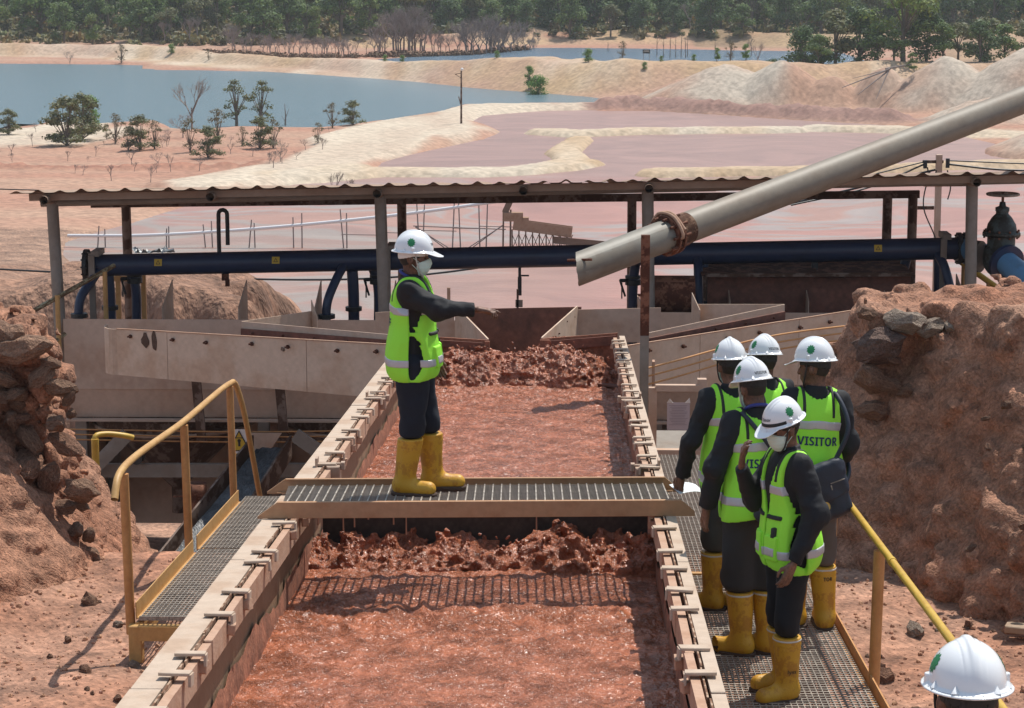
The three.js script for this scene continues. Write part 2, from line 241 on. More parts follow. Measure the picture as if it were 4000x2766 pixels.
function landColor(x, y, z) {
  const d = -z, n1 = fbm(x * 0.12, 7, z * 0.12, 4), n2 = fbm(x * 0.4, 9, z * 0.1, 3), n3 = fbm(x * 0.05, 2, z * 0.25, 3);
  let c = mixc(C.flat, C.flat2, clamp(0.5 + n3 * 1.6, 0, 1));
  if (d < 112) c = mixc(C.dirt, C.flat2, clamp(0.35 + n2 * 0.9 + sstep(60, 110, d) * 0.4, 0, 1));
  c = mixc(c, C.white, sstep(1.3, -0.6, Math.min(polySD(x + n2 * 3, z + n1 * 5, whiteSand), polySD(x + n2 * 4, z + n1 * 5, whiteSandB) + 0.5)) * (0.85 + n2 * 0.3));
  for (const b of bars) { const [q] = lineDist(x, z, b.P); if (q < b.w * 2.2) c = mixc(c, b.c ? mixc(C.ochre, C.white, 0.35 + n2 * 0.5) : mixc(C.white, C.ochre, clamp(0.22 + n2 * 0.7, 0, 1)), sstep(b.w * 2.1, b.w * 1.3, q)); }
  { const [q, t] = lineDist(x, z, bank); if (q < 11 && d > 200) c = mixc(c, mixc(mixc(C.flat2, C.ochre, clamp(0.5 + n1 * 1.4, 0, 1)), C.white, clamp(n2 * 0.9 + (t < 0.5 ? 0.3 : -0.05), 0, 0.8)), sstep(11, 8, q)); }
  { const [q] = lineDist(x, z, farBank); if (q < 12 && d > 320) c = mixc(c, mixc(C.ochre, C.flat2, clamp(0.4 + n1 * 2, 0, 1)), sstep(12, 7, q)); if (n1 > 0.2 && q < 9 && d > 320) c = mixc(c, C.red, sstep(0.2, 0.32, n1) * 0.7); }
  for (const [a, b, hh, w] of hills) { const q = Math.hypot(x - a, z - b) / w; if (q < 1.7) { const m = clamp(0.5 + n1 * 2.4 + Math.sin(a * 3) * 0.35, 0, 1); c = mixc(c, mixc(mixc(C.flat2, C.dirt, clamp(n2 + 0.3, 0, 1)), mixc(C.grey, C.white, 0.55), m), sstep(1.7, 1.1, q) * 0.9); } }
  { const [q] = lineDist(x, z, spoil); if (q < 3.4) c = mixc(c, [0.33, 0.19, 0.15], sstep(3.4, 1.6, q)); }
  { const [q] = lineDist(x, z, ditch); if (q < 1) c = mixc(c, C.red, sstep(1, 0.3, q) * 0.7); }
  { const fe = forestEdge(x); if (d > fe) c = mixc(c, mixc(C.floor, C.green, clamp(0.5 + n1 * 2, 0, 1)), sstep(fe, fe + 8, d) * (n1 > 0.2 ? 0.5 : 0.92)); }
  if (d > 205 && x > 20 && y < POND + 3.6 && lineDist(x, z, bank)[0] > 8 && polySD(x, z, lakeB) > 3 && d > 238) c = mixc(c, mixc(C.floor, C.ochre, clamp(0.5 + n2, 0, 1)), 0.7);
  const k = 1 + n2 * 0.09; return [c[0] * k, c[1] * k, c[2] * k];
}
{
  // one sheet of land from behind the jigs to the horizon, with finer meshing where it is seen
  const ds = []; for (let i = 0; i <= 480; i++) ds.push(36.5 * Math.pow(440 / 36.5, i / 480)); for (let d = 470; d < 5000; d *= 1.2) ds.push(d); ds.push(5200);
  const us = []; for (let i = 0; i <= 280; i++) us.push(-0.29 + 0.58 * i / 280); for (const e of [0.33, 0.4, 0.5, 0.7, 1, 1.6, 2.6]) { us.push(e); us.unshift(-e); }
  const cut = ds.findIndex((d) => d > 113), part = (name, list, m, label, k) => {
    const g = sheet(us.length - 1, list.length - 1, (u, v, i, j) => { const x = us[i] * list[j], z = -list[j]; return [x, landHeight(x, z), z]; }, landColor);
    if (g.attributes.normal.getY(5000) < 0) { const ni = g.index.array; for (let i = 0; i < ni.length; i += 3) { const t = ni[i + 1]; ni[i + 1] = ni[i + 2]; ni[i + 2] = t; } g.computeVertexNormals(); }
    for (let i = 0; i < g.attributes.uv.array.length; i++) g.attributes.uv.array[i] *= k;
    tag(mesh(name, g, m, null, true), label, 'terrain', null, 'structure');
  };
  part('earth_slope', ds.slice(0, cut + 1), mat([1, 1, 1], { vertexColors: true, tex: TX.grit, ts: 0.35, bump: TX.gritB, bs: 0.1, bts: 0.35, roughness: 0.95 }), 'bare orange earth slope falling from behind the jigs to the slurry pond', 1);
  part('land', ds.slice(cut), mat([1, 1, 1], { vertexColors: true, tex: TX.speck, ts: 0.37, bump: TX.fine, bs: 0.03, bts: 0.37, roughness: 0.95 }), 'pink and white tailings flats with sand bars and earth banks around the ponds', 0.25);
}
function flatPoly(P, y, grow = 1) {
  let cx = 0, cz = 0; for (const p of P) { cx += p[0] / P.length; cz += p[1] / P.length; }
  const s = new THREE.Shape(P.map(([x, z]) => new THREE.Vector2(x + Math.sign(x - cx) * grow, -(z + Math.sign(z - cz) * grow)))), g = new THREE.ShapeGeometry(s); g.rotateX(-Math.PI / 2); g.translate(0, y, 0); return g;
}
const ripple = dataTex(512, (i, j) => { const k = j * 512 + i, v = 0.5 + nB[k] * 0.4 + nC[k] * 0.3; return [v, v, v]; });
function water(name, P, color, rough, bs, label) {
  const m = mesh(name, metreUV(flatPoly(P, POND, 2)), mat(color, { roughness: rough, bump: ripple, bs, bts: 0.22, tex: null }), null, true); m.material.bumpMap.repeat.set(0.16, 0.5);
  return tag(m, label, 'water', null, 'structure');
}
water('lake', lakeA, [0.1, 0.165, 0.19], 0.22, 0.06, 'grey blue lake behind the mudflat with dead trees');
water('far_lake', lakeB, [0.075, 0.13, 0.185], 0.25, 0.09, 'darker blue lake below the forest beyond the earth bank');
{ // the slurry pond: one sheet whose silt colours are streaks of sediment
  const N = 896, d = new Uint8Array(N * N * 4);
  for (let j = 0; j < N; j++) for (let i = 0; i < N; i++) {
    const x = -32 + 72 * i / N, z = -212 + 160 * j / N, q = -z;
    const wx = x + fbm(x * 0.08, 1, z * 0.05, 3) * 9, wz = z + fbm(x * 0.07, 5, z * 0.06, 3) * 12;
    const st = fbm(wx * 0.09 + wz * 0.05, 3, wz * 0.35 - wx * 0.1, 5), s2 = fbm(wx * 0.5, 8, wz * 1.1, 4), shallow = sstep(148, 128, q + st * 8);
    const silt = mixc([0.31, 0.18, 0.148], mixc(mixc([0.38, 0.18, 0.14], [0.3, 0.235, 0.21], sstep(-0.1, 0.1, st + s2 * 0.25)), [0.27, 0.215, 0.17], sstep(2, -16, x + fbm(wx * 0.05, 2, wz * 0.05, 2) * 16) * sstep(132, 96, q) * 0.8), shallow);
    const red = sstep(0.2, 0.34, st - s2 * 0.3) * 0.5 * shallow, c = mixc(silt, [0.42, 0.15, 0.08], red), k = 1 + s2 * 0.26 + st * 0.12;
    for (let e = 0; e < 3; e++) d[(j * N + i) * 4 + e] = clamp(Math.round(255 * Math.pow(c[e] * k, 1 / 2.2)), 0, 255); d[(j * N + i) * 4 + 3] = 255;
  }
  const t = new THREE.DataTexture(d, N, N); t.magFilter = THREE.LinearFilter; t.colorSpace = THREE.SRGBColorSpace; t.needsUpdate = true;
  const g = flatPoly(pond, POND, 2), p = g.attributes.position, uv = g.attributes.uv; for (let i = 0; i < p.count; i++) uv.setXY(i, (p.getX(i) + 32) / 72, (p.getZ(i) + 212) / 160);
  const uv2 = new Float32Array(p.count * 2); for (let i = 0; i < p.count; i++) { uv2[i * 2] = p.getX(i) * 0.2; uv2[i * 2 + 1] = p.getZ(i) * 0.5; }
  g.setAttribute('uv1', new THREE.BufferAttribute(uv2, 2));
  const m = new THREE.MeshStandardMaterial({ map: t, roughness: 0.4 }); const b = ripple.clone(); b.channel = 1; b.needsUpdate = true; m.bumpMap = b; m.bumpScale = 0.03;
  const o = new THREE.Mesh(g, m); o.name = 'slurry_pond'; o.castShadow = o.receiveShadow = true; scene.add(o); tag(o, 'wide pink slurry pond with streaks of settled silt', 'pond', null, 'structure');
}

// ---------- near ground, pit and rock banks ----------
const SL = 0.077, railY = (z) => 2.1 + SL * z, mudY = (z) => railY(z) - 0.57, walkY = (z) => railY(z) - 0.7;
const groundY = (x, z) => {
  const left = clamp(-3.75 - x, 0, 3), near = sstep(-16.8, -14.6, z);
  return fbm(x * 0.6, 0, z * 0.6, 4) * 0.16 * sstep(-16.9, -16.2, z) + fbm(x * 3, 4, z * 3, 3) * 0.035 + left * 0.34 * (1 - near * 0.55) + sstep(-11, 0, z) * 1.4 + clamp(x - 2.6, 0, 3) * 0.1 * near - 0.03;
};
const dirtMat = mat([0.55, 0.295, 0.195], { tex: TX.grit, ts: 0.9, bump: TX.gritB, bs: 0.02, bts: 1.3, roughness: 0.97, vertexColors: true });
const rockMat = mat([0.55, 0.275, 0.17], { tex: TX.grit, ts: 2.1, bump: TX.gritB, bs: 0.02, bts: 2.9, roughness: 0.97, vertexColors: true });
const dirtTone = (x, y, z) => { const a = fbm(x * 0.9, y * 0.9, z * 0.9, 4), b = fbm(x * 5, y * 5, z * 5, 3), k = 1 + b * 0.22; return [k * (1 + a * 0.2), k * (1 + a * 0.42), k * (1 + a * 0.55)]; };
{
  const g = sheet(300, 260, (u, v) => { const x = lerp(-11, 11, u), z = lerp(-17.25, 1, v); return [x, groundY(x, z), z]; }, dirtTone);
  const p = g.attributes.position;
  const skirt = sheet(120, 24, (u, v) => { const x = lerp(-11, 11, u), y = lerp(-4.4, groundY(x, -17.25), v); return [x, y, -17.25 - (1 - v) * 0.5 + (v < 1 ? fbm(x, y, 3, 3) * 0.12 : 0)]; }, dirtTone);
  const m = mesh('ground', [g, skirt], dirtMat); tag(m, 'bare orange dirt ground beside the sluice', 'ground', null, 'structure');
  const pit = sheet(60, 60, (u, v) => { const x = lerp(-30, 30, u), z = lerp(-41, -17.2, v); return [x, -4.35 + fbm(x * 0.5, 0, z * 0.5, 3) * 0.12, z]; }, dirtTone);
  tag(mesh('pit_floor', pit, mat([0.5, 0.275, 0.185], { tex: TX.grit, ts: 0.6, bump: TX.gritB, bs: 0.02, vertexColors: true, roughness: 0.9 })), 'muddy floor of the pit below the jigs', 'ground', null, 'structure');
}
const withTone = (g, fn) => { const p = g.attributes.position, c = new Float32Array(p.count * 3); for (let i = 0; i < p.count; i++) c.set(fn(p.getX(i), p.getY(i), p.getZ(i)), i * 3); g.setAttribute('color', new THREE.BufferAttribute(c, 3)); return g; };
const prof = (y, T) => { if (y <= T[0][0]) return T[0][1]; for (let i = 1; i < T.length; i++) if (y <= T[i][0]) return lerp(T[i - 1][1], T[i][1], (y - T[i - 1][0]) / (T[i][0] - T[i - 1][0])); return T[T.length - 1][1]; };
const hp = (x, y, z, k) => PERM[(PERM[(PERM[(x + k * 57) & 255] + y) & 255] + z) & 255] / 255;
function worley(x, y, z) { const X = Math.floor(x), Y = Math.floor(y), Z = Math.floor(z); let a = 9, b = 9; for (let i = -1; i < 2; i++) for (let j = -1; j < 2; j++) for (let k = -1; k < 2; k++) { const p = X + i, q = Y + j, r = Z + k, d = (p + hp(p, q, r, 0) - x) ** 2 + (q + hp(p, q, r, 1) - y) ** 2 + (r + hp(p, q, r, 2) - z) ** 2; if (d < a) { b = a; a = d; } else if (d < b) b = d; } return Math.sqrt(b) - Math.sqrt(a); }
const rockNoise = (x, y, z, w = 0.1) => fbm(x * 1.5, y * 1.5, z * 1.5, 3) * 0.26 + Math.min(0.32, worley(x * 4.2 + y, y * 5.6, z * 4.2)) * w * 3 - w * 0.5 + ridged(x * 3.1, y * 3.1, z * 3.1, 2) * 0.05 + fbm(x * 9, y * 9, z * 9, 3) * 0.06;
function stoneGeo(n) { reseed(900 + n); const g = mergeVertices((n % 2 ? new THREE.IcosahedronGeometry(1.05, 1) : new THREE.DodecahedronGeometry(1, 0)).deleteAttribute('normal').deleteAttribute('uv')); const p = g.attributes.position; for (let i = 0; i < p.count; i++) { const v = V(p.getX(i), p.getY(i), p.getZ(i)); v.multiplyScalar(0.74 + 0.4 * rnd()); p.setXYZ(i, v.x * 1.25, v.y * 0.8, v.z); } const h = g.toNonIndexed(); h.computeVertexNormals(); return metreUV(h); }
const stones = [0, 1, 2, 3, 4, 5].map(stoneGeo);
const stoneMats = [[0.54, 0.3, 0.19], [0.56, 0.32, 0.205], [0.52, 0.27, 0.17], [0.68, 0.52, 0.4], [0.48, 0.28, 0.19], [0.3, 0.19, 0.15]].map((c) => mat(c, { tex: TX.grit, ts: 2, bump: TX.gritB, bs: 0.05, bts: 0.6, roughness: 0.95 }));
function putStone(parent, x, y, z, r, m) { const s = share('stone', pick(stones), stoneMats[m], parent); s.position.set(x, y, z); s.rotation.set(rr(-0.6, 0.6), rr(0, 6.3), rr(-0.5, 0.5)); s.scale.set(r * rr(0.9, 1.25), r * rr(0.75, 1), r * rr(0.7, 1)); return s; }
{
  const T = [[-0.3, -3.78], [0, -3.84], [0.48, -3.9], [0.91, -4.02], [1.38, -4.04], [1.62, -4.16], [1.9, -4.3]];
  const f = (x, y, z) => {
    const n = rockNoise(x, y, z, 0.14), wall = Math.max(x - prof(y, T) + 0.05, y - 1.76 - fbm(x, 0, z, 2) * 0.1, z + 17.1, -18.0 - z) * 0.8;
    const top = 0.92 - 1.45 * (x + 4.4), pile = (y - Math.min(top, 1.3) + Math.max(0, z + 16.6) * 0.62) * 0.55;
    return Math.min(wall - n * 0.62, Math.max(pile, z + 13.6) - n * 0.35);
  };
  const b = thing('rock_bank', 'crumbling bank of orange rock and stones left of the railed ramp', 'rock bank');
  const g = surf(f, [-7, -0.4, -18.5], [-3.3, 2.3, -13.4], 0.034);
  mesh('earth_face', withTone(g, dirtTone), rockMat, b);
  reseed(41);
  const S = [[-4.226, 1.676, .154, 1], [-4.326, 1.78, .137, 0], [-4.06, 1.466, .096, 0], [-3.925, 1.361, .096, 1], [-3.858, 1.273, .062, 1], [-3.845, 1.149, .048, 1], [-4.293, 1.288, .096, 1], [-4.185, .934, .11, 1], [-4.228, .72, .171, 2], [-4.057, .613, .13, 2], [-3.779, .543, .123, 1], [-3.924, .398, .103, 0], [-3.801, .399, .062, 1], [-3.739, .165, .068, 1], [-3.745, .02, .082, 1], [-4.038, .181, .103, 2], [-4.009, .03, .116, 2], [-4.319, 1.075, .103, 0], [-3.97, 1.077, .103, 0], [-3.906, .9, .103, 2], [-4.1, .397, .123, 2], [-3.99, 1.56, .075, 0], [-4.375, 1.429, .103, 1], [-3.825, .219, .075, 0]];
  for (const [x, y, r, m] of S) putStone(b, x - 0.04, y, -17.02 + rr(-0.04, 0.05), r, m);
  for (let i = 0; i < 14; i++) putStone(b, rr(-4.9, -3.95), rr(0.1, 1.7), -17.0 + rr(-0.05, 0.04), rr(0.05, 0.1), Math.floor(rr(0, 3)));
}
{
  const T = [[-0.3, 2.5], [0, 2.46], [0.31, 2.76], [0.79, 2.84], [1, 2.5], [1.36, 2.38], [1.72, 2.4], [2.05, 2.46]];
  const f = (x, y, z) => {
    const n = (rockNoise(x, y, z, 0.06) + Math.min(0.4, worley(x * 2.6 + y * 0.5, y * 2.2, z * 2.6)) * 0.3 - 0.06), wall = Math.max(prof(y, T) - x, y - 1.94 - fbm(x, 0, z, 2) * 0.06, z + 17.4, -18.1 - z) * 0.8;
    const zf = -16.9 + 1.65 * (x - 2.2) - 0.9 * y, mound = Math.max((z - Math.min(zf, -13.6 - y * 0.4)) * 0.45, (y - 1.98 - (x - 3.1) * 0.04) * 0.9, -18.3 - z);
    return Math.min(wall - n * 0.62, mound - n * 0.55);
  };
  const b = thing('rock_bank', 'tall red earth bank with flat top and pale stones behind the visitors', 'rock bank');
  const g = surf(f, [1.9, -0.5, -18.6], [6.4, 2.6, -12.6], 0.038);
  mesh('earth_face', withTone(g, dirtTone), rockMat, b);
  reseed(43);
  for (const [x, y, r, m] of [[2.657, 1.87, .133, 3], [2.866, 1.82, .112, 3], [3.107, 1.83, .119, 3], [2.471, 1.68, .175, 5], [2.42, 1.403, .14, 0], [2.64, .868, .088, 3], [2.972, 1.74, .07, 1], [2.36, 1.93, .088, 0], [2.43, 1.153, .123, 0]]) { const q = putStone(b, x, y, -17.27, r, m); q.rotation.set(-0.5, rr(0, 6.28), rr(-0.3, 0.3)); }
  for (let i = 0; i < 22; i++) putStone(b, rr(2.4, 3.3), rr(0.9, 1.9), -17.28 + rr(-0.04, 0.03), rr(0.04, 0.09), Math.floor(rr(0, 3)));
  for (let i = 0; i < 16; i++) { const y = rr(0.1, 1.6), x = rr(2.7, 4.2); putStone(b, x, y, -16.66 + 1.7 * (x - 2.2) - 0.9 * y, rr(0.025, 0.055), Math.floor(rr(0, 3))); }
}
{ // loose stones lying on the dirt
  reseed(77);
  const spots = []; for (let i = 0; i < 46; i++) spots.push([rr(-4.6, -2.7), rr(-16.2, -12.6)]); for (let i = 0; i < 40; i++) spots.push([rr(1.95, 4.2), rr(-16.2, -11.8)]);
  let k = 0;
  for (const [x, z] of spots) { const r = Math.pow(rnd(), 2.6) * 0.07 + 0.016; const s = share(numbered('loose_stone'), pick(stones), stoneMats[Math.floor(rr(0, 5))], scene); s.position.set(x, groundY(x, z) + r * 0.3, z); s.scale.setScalar(r); s.rotation.set(rr(0, 6), rr(0, 6), rr(0, 6)); tag(s, x < 0 ? 'loose stone lying on the dirt below the left rock bank' : 'loose stone lying on the dirt beside the right walkway', 'stone', x < 0 ? 'loose stones left of the sluice' : 'loose stones right of the sluice'); k++; }
  const dirtStone = mat([0.46, 0.26, 0.17], { roughness: 0.95 });
  const base = stones[1], N = 7000, im = new THREE.InstancedMesh(base, dirtStone, N), M = new THREE.Matrix4(), q = new THREE.Quaternion(), e = new THREE.Euler(), c = new THREE.Color();
  for (let i = 0; i < N; i++) { const left = rnd() < 0.5, x = left ? rr(-5.2, -2.2) : rr(1.9, 4.8), z = rr(-17.1, -11), s = 0.004 + Math.pow(rnd(), 4) * 0.018; e.set(rr(0, 6), rr(0, 6), rr(0, 6)); q.setFromEuler(e); M.compose(V(x, groundY(x, z) + s * 0.2, z), q, V(s, s, s)); im.setMatrixAt(i, M); const v = rr(0.75, 1.1); im.setColorAt(i, c.setRGB(v, v * rr(0.92, 1), v * rr(0.88, 1))); }
  im.name = 'gravel'; im.castShadow = im.receiveShadow = true; scene.add(im); tag(im, 'fine gravel and crumbs of earth scattered over the dirt', 'gravel', null, 'stuff');
}
// ---------- the sluice ----------
const dustSteel = mat([0.47, 0.345, 0.265], { tex: TX.dust, ts: 0.8, bump: TX.fine, bs: 0.001, bts: 2, roughness: 0.8 });
const creamSteel = mat([0.53, 0.42, 0.33], { tex: TX.dust, ts: 0.7, bump: TX.fine, bs: 0.0012, bts: 2.5, roughness: 0.8 });
const plankMat = mat([0.5, 0.32, 0.225], { tex: TX.dust, ts: 1.4, bump: TX.fine, bs: 0.002, bts: 2, roughness: 0.85 });
const wallMat = mat([0.3, 0.2, 0.125], { tex: TX.dust, ts: 0.9, bump: TX.fine, bs: 0.002, bts: 2, roughness: 0.7 });
const yellowPaint = mat([0.56, 0.33, 0.12], { tex: TX.dust, ts: 1.6, bump: TX.fine, bs: 0.0006, bts: 3, roughness: 0.55 });
const brightYellow = mat([0.62, 0.4, 0.06], { tex: TX.dust, ts: 1.2, roughness: 0.45 });
const orangePaint = mat([0.56, 0.28, 0.1], { tex: TX.dust, ts: 1.6, bump: TX.fine, bs: 0.0006, bts: 3, roughness: 0.6 });
const galv = mat([0.5, 0.43, 0.36], { tex: TX.grit, ts: 3, roughness: 0.6, metalness: 0.1 });
const rubber = mat([0.06, 0.045, 0.038], { roughness: 0.7, tex: TX.grit });
const rustMat = mat([0.22, 0.095, 0.055], { tex: TX.rust, ts: 1.5, bump: TX.gritB, bs: 0.003, bts: 3, roughness: 0.9 });
const mudStain = mat([0.4, 0.17, 0.1], { roughness: 0.85, tex: TX.mudc, ts: 0.8, bump: TX.mud, bs: 0.006, bts: 1.2 });
const ang = Math.atan(SL);
{
  const s = thing('slurry_sluice', 'long open steel sluice with clamped lining planks carrying red slurry', 'sluice');
  reseed(55);
  for (const side of [-1, 1]) {
    const xi = side < 0 ? -1.845 : 0.66, out = side < 0 ? -2.01 : 0.745, dir = side < 0 ? 1 : -1;   // xi: inner face of the plate; dir points inward
    const wall = sheet(4, 180, (u, v) => { const z = lerp(-7, -27.6, v), y = railY(z) - 0.03 - u * 1.15; return [xi - dir * 0.012 + fbm(1, y * 3, z * 1.3, 2) * 0.006, y, z]; });
    mesh('side_wall', [metreUV(wall), ...[0].map(() => plate([[xi - dir * 0.03, railY(-7) - 0.03, -7], [xi - dir * 0.03, railY(-27.6) - 0.03, -27.6], [xi - dir * 0.03, railY(-27.6) - 1.2, -27.6], [xi - dir * 0.03, railY(-7) - 1.2, -7]], 0.016))], wallMat, s);
    // dried mud along the waterline, a ragged crust
    const crust = sheet(5, 500, (u, v) => { const z = lerp(-7, -27.4, v), top = mudY(z) + 0.15 + 0.1 * fbm(z * 1.1, side, 1, 4) + 0.05 * fbm(z * 6, side, 4, 2), y = lerp(mudY(z) - 0.1, top, u); return [xi + dir * (0.012 * Math.sin(u * 3) + 0.003 + fbm(z * 5, y * 5, 2, 2) * 0.008 * (1 - u)), y, z]; });
    mesh('mud_crust', crust, mudStain, s);
    // top flange in lengths
    const w = Math.abs(xi - dir * 0.03 - out) + 0.012; let z = -7.2, k = 0; const lens = [2.6, 3.1, 2.4, 2.9, 2.2, 2.6, 2.8, 1.85];
    while (z > -27.4) { const L = Math.min(lens[k++ % 8], z + 27.55), zc = z - L / 2; mesh('flange', bbox(w, 0.022, L - 0.012, (out + xi - dir * 0.018) / 2, railY(zc) + rr(-0.004, 0.004), zc, 0.004, 0, -ang), creamSteel, s); z -= L; }
    mesh('web', bar([out + dir * 0.05, railY(-7) - 0.17, -7], [out + dir * 0.05, railY(-27.6) - 0.17, -27.6], 0.02, 0.3), dustSteel, s);
    mesh('lower_beam', bar([out + dir * 0.04, railY(-7) - 1.0, -7], [out + dir * 0.04, railY(-27.6) - 1.0, -27.6], 0.09, 0.2), dustSteel, s);
    // lining planks and rubber strip
    z = -7.3;
    while (z > -26.9) { const L = rr(0.75, 1.35), zc = z - L / 2, h = rr(0.13, 0.17), off = rr(-0.012, 0.012); mesh('lining_plank', bbox(0.045, h, L - 0.015, xi + dir * (0.036 + off * 0.5), railY(zc) - h / 2 + 0.004 + off, zc, 0.005, off * 0.6, -ang, rr(-0.03, 0.03)), plankMat, s); z -= L; }
    const strip = []; for (let q = -7.3; q > -27; q -= 0.6) strip.push(bar([xi + dir * rr(-0.01, 0.004), railY(q) + 0.002 + rr(0, 0.006), q], [xi + dir * rr(-0.01, 0.004), railY(q - 0.58) + 0.002 + rr(0, 0.006), q - 0.58], 0.009, 0.026));
    mesh('rubber_strip', strip, mat([0.44, 0.31, 0.22], { tex: TX.rust, ts: 3, roughness: 0.9 }), s);
    // clamps with wedge blocks
    const lip = metreUV(mergeGeometries([bbox(0.15, 0.016, 0.075, 0, 0, 0, 0.003), bbox(0.014, 0.06, 0.07, 0.075, -0.03, 0, 0.003)].map((g) => (g.index ? g.toNonIndexed() : g)))), blk = metreUV(bbox(0.045, 0.06, 0.07, 0, 0, 0, 0.006)), bolt = metreUV(cyl([-0.07, -0.05, 0], [0.08, -0.05, 0], 0.011, 6));
    let n = 0; z = -7.6; while (z > -27) {
      const c = share('clamp', lip, creamSteel, s); c.position.set(xi + dir * 0.012, railY(z) + 0.03 + rr(-0.005, 0.008), z); c.rotation.set(-ang + rr(-0.05, 0.05), (side < 0 ? 0 : Math.PI) + rr(-0.12, 0.12), rr(-0.04, 0.04));
      if (rnd() < 0.6) { const b = share('wedge_block', blk, plankMat, s); b.position.set(xi + dir * (0.075 + rr(-0.01, 0.012)), railY(z) - rr(0.035, 0.06), z + rr(-0.03, 0.03)); b.rotation.set(rr(-0.2, 0.2), rr(-0.25, 0.25), rr(-0.2, 0.2)); }
      z -= n++ % 2 ? rr(0.6, 1.0) : rr(0.3, 0.62);
    }
    for (const q of [-16.6, -20.9]) { const b = mesh('turnbuckle', [bbox(0.1, 0.11, 0.13, xi + dir * 0.07, railY(q) - 0.03, q, 0.008), cyl([xi - dir * 0.06, railY(q) + 0.03, q], [xi + dir * 0.14, railY(q) + 0.03, q], 0.014, 8), bbox(0.02, 0.09, 0.1, xi - dir * 0.06, railY(q) + 0.04, q, 0.003), bbox(0.03, 0.06, 0.06, xi + dir * 0.14, railY(q) + 0.02, q, 0.004)], dustSteel, s); }
  }
  mesh('floor_plate', plate([[-1.83, mudY(-7) - 0.5, -7], [0.65, mudY(-7) - 0.5, -7], [0.65, mudY(-27.6) - 0.5, -27.6], [-1.83, mudY(-27.6) - 0.5, -27.6]], 0.03), wallMat, s);
  for (const q of [-19.4, -24.6]) for (const x of [-1.95, 0.68]) mesh('column', bar([x, railY(q) - 1.05, q], [x, -4.3, q], 0.16, 0.16), dustSteel, s);
  for (const q of [-9.5, -13.2, -16.4]) for (const x of [-1.95, 0.68]) mesh('column', bar([x, railY(q) - 1.05, q], [x, -0.1, q], 0.16, 0.16), dustSteel, s);
  // rubber curtain that hangs under the footbridge
  mesh('curtain', plate([[-1.8, railY(-16) - 0.02, -16], [0.62, railY(-16.1) - 0.02, -16.1], [0.62, mudY(-16.1) - 0.05, -16.1], [-1.8, mudY(-16) - 0.05, -16]], 0.02), rubber, s);
}
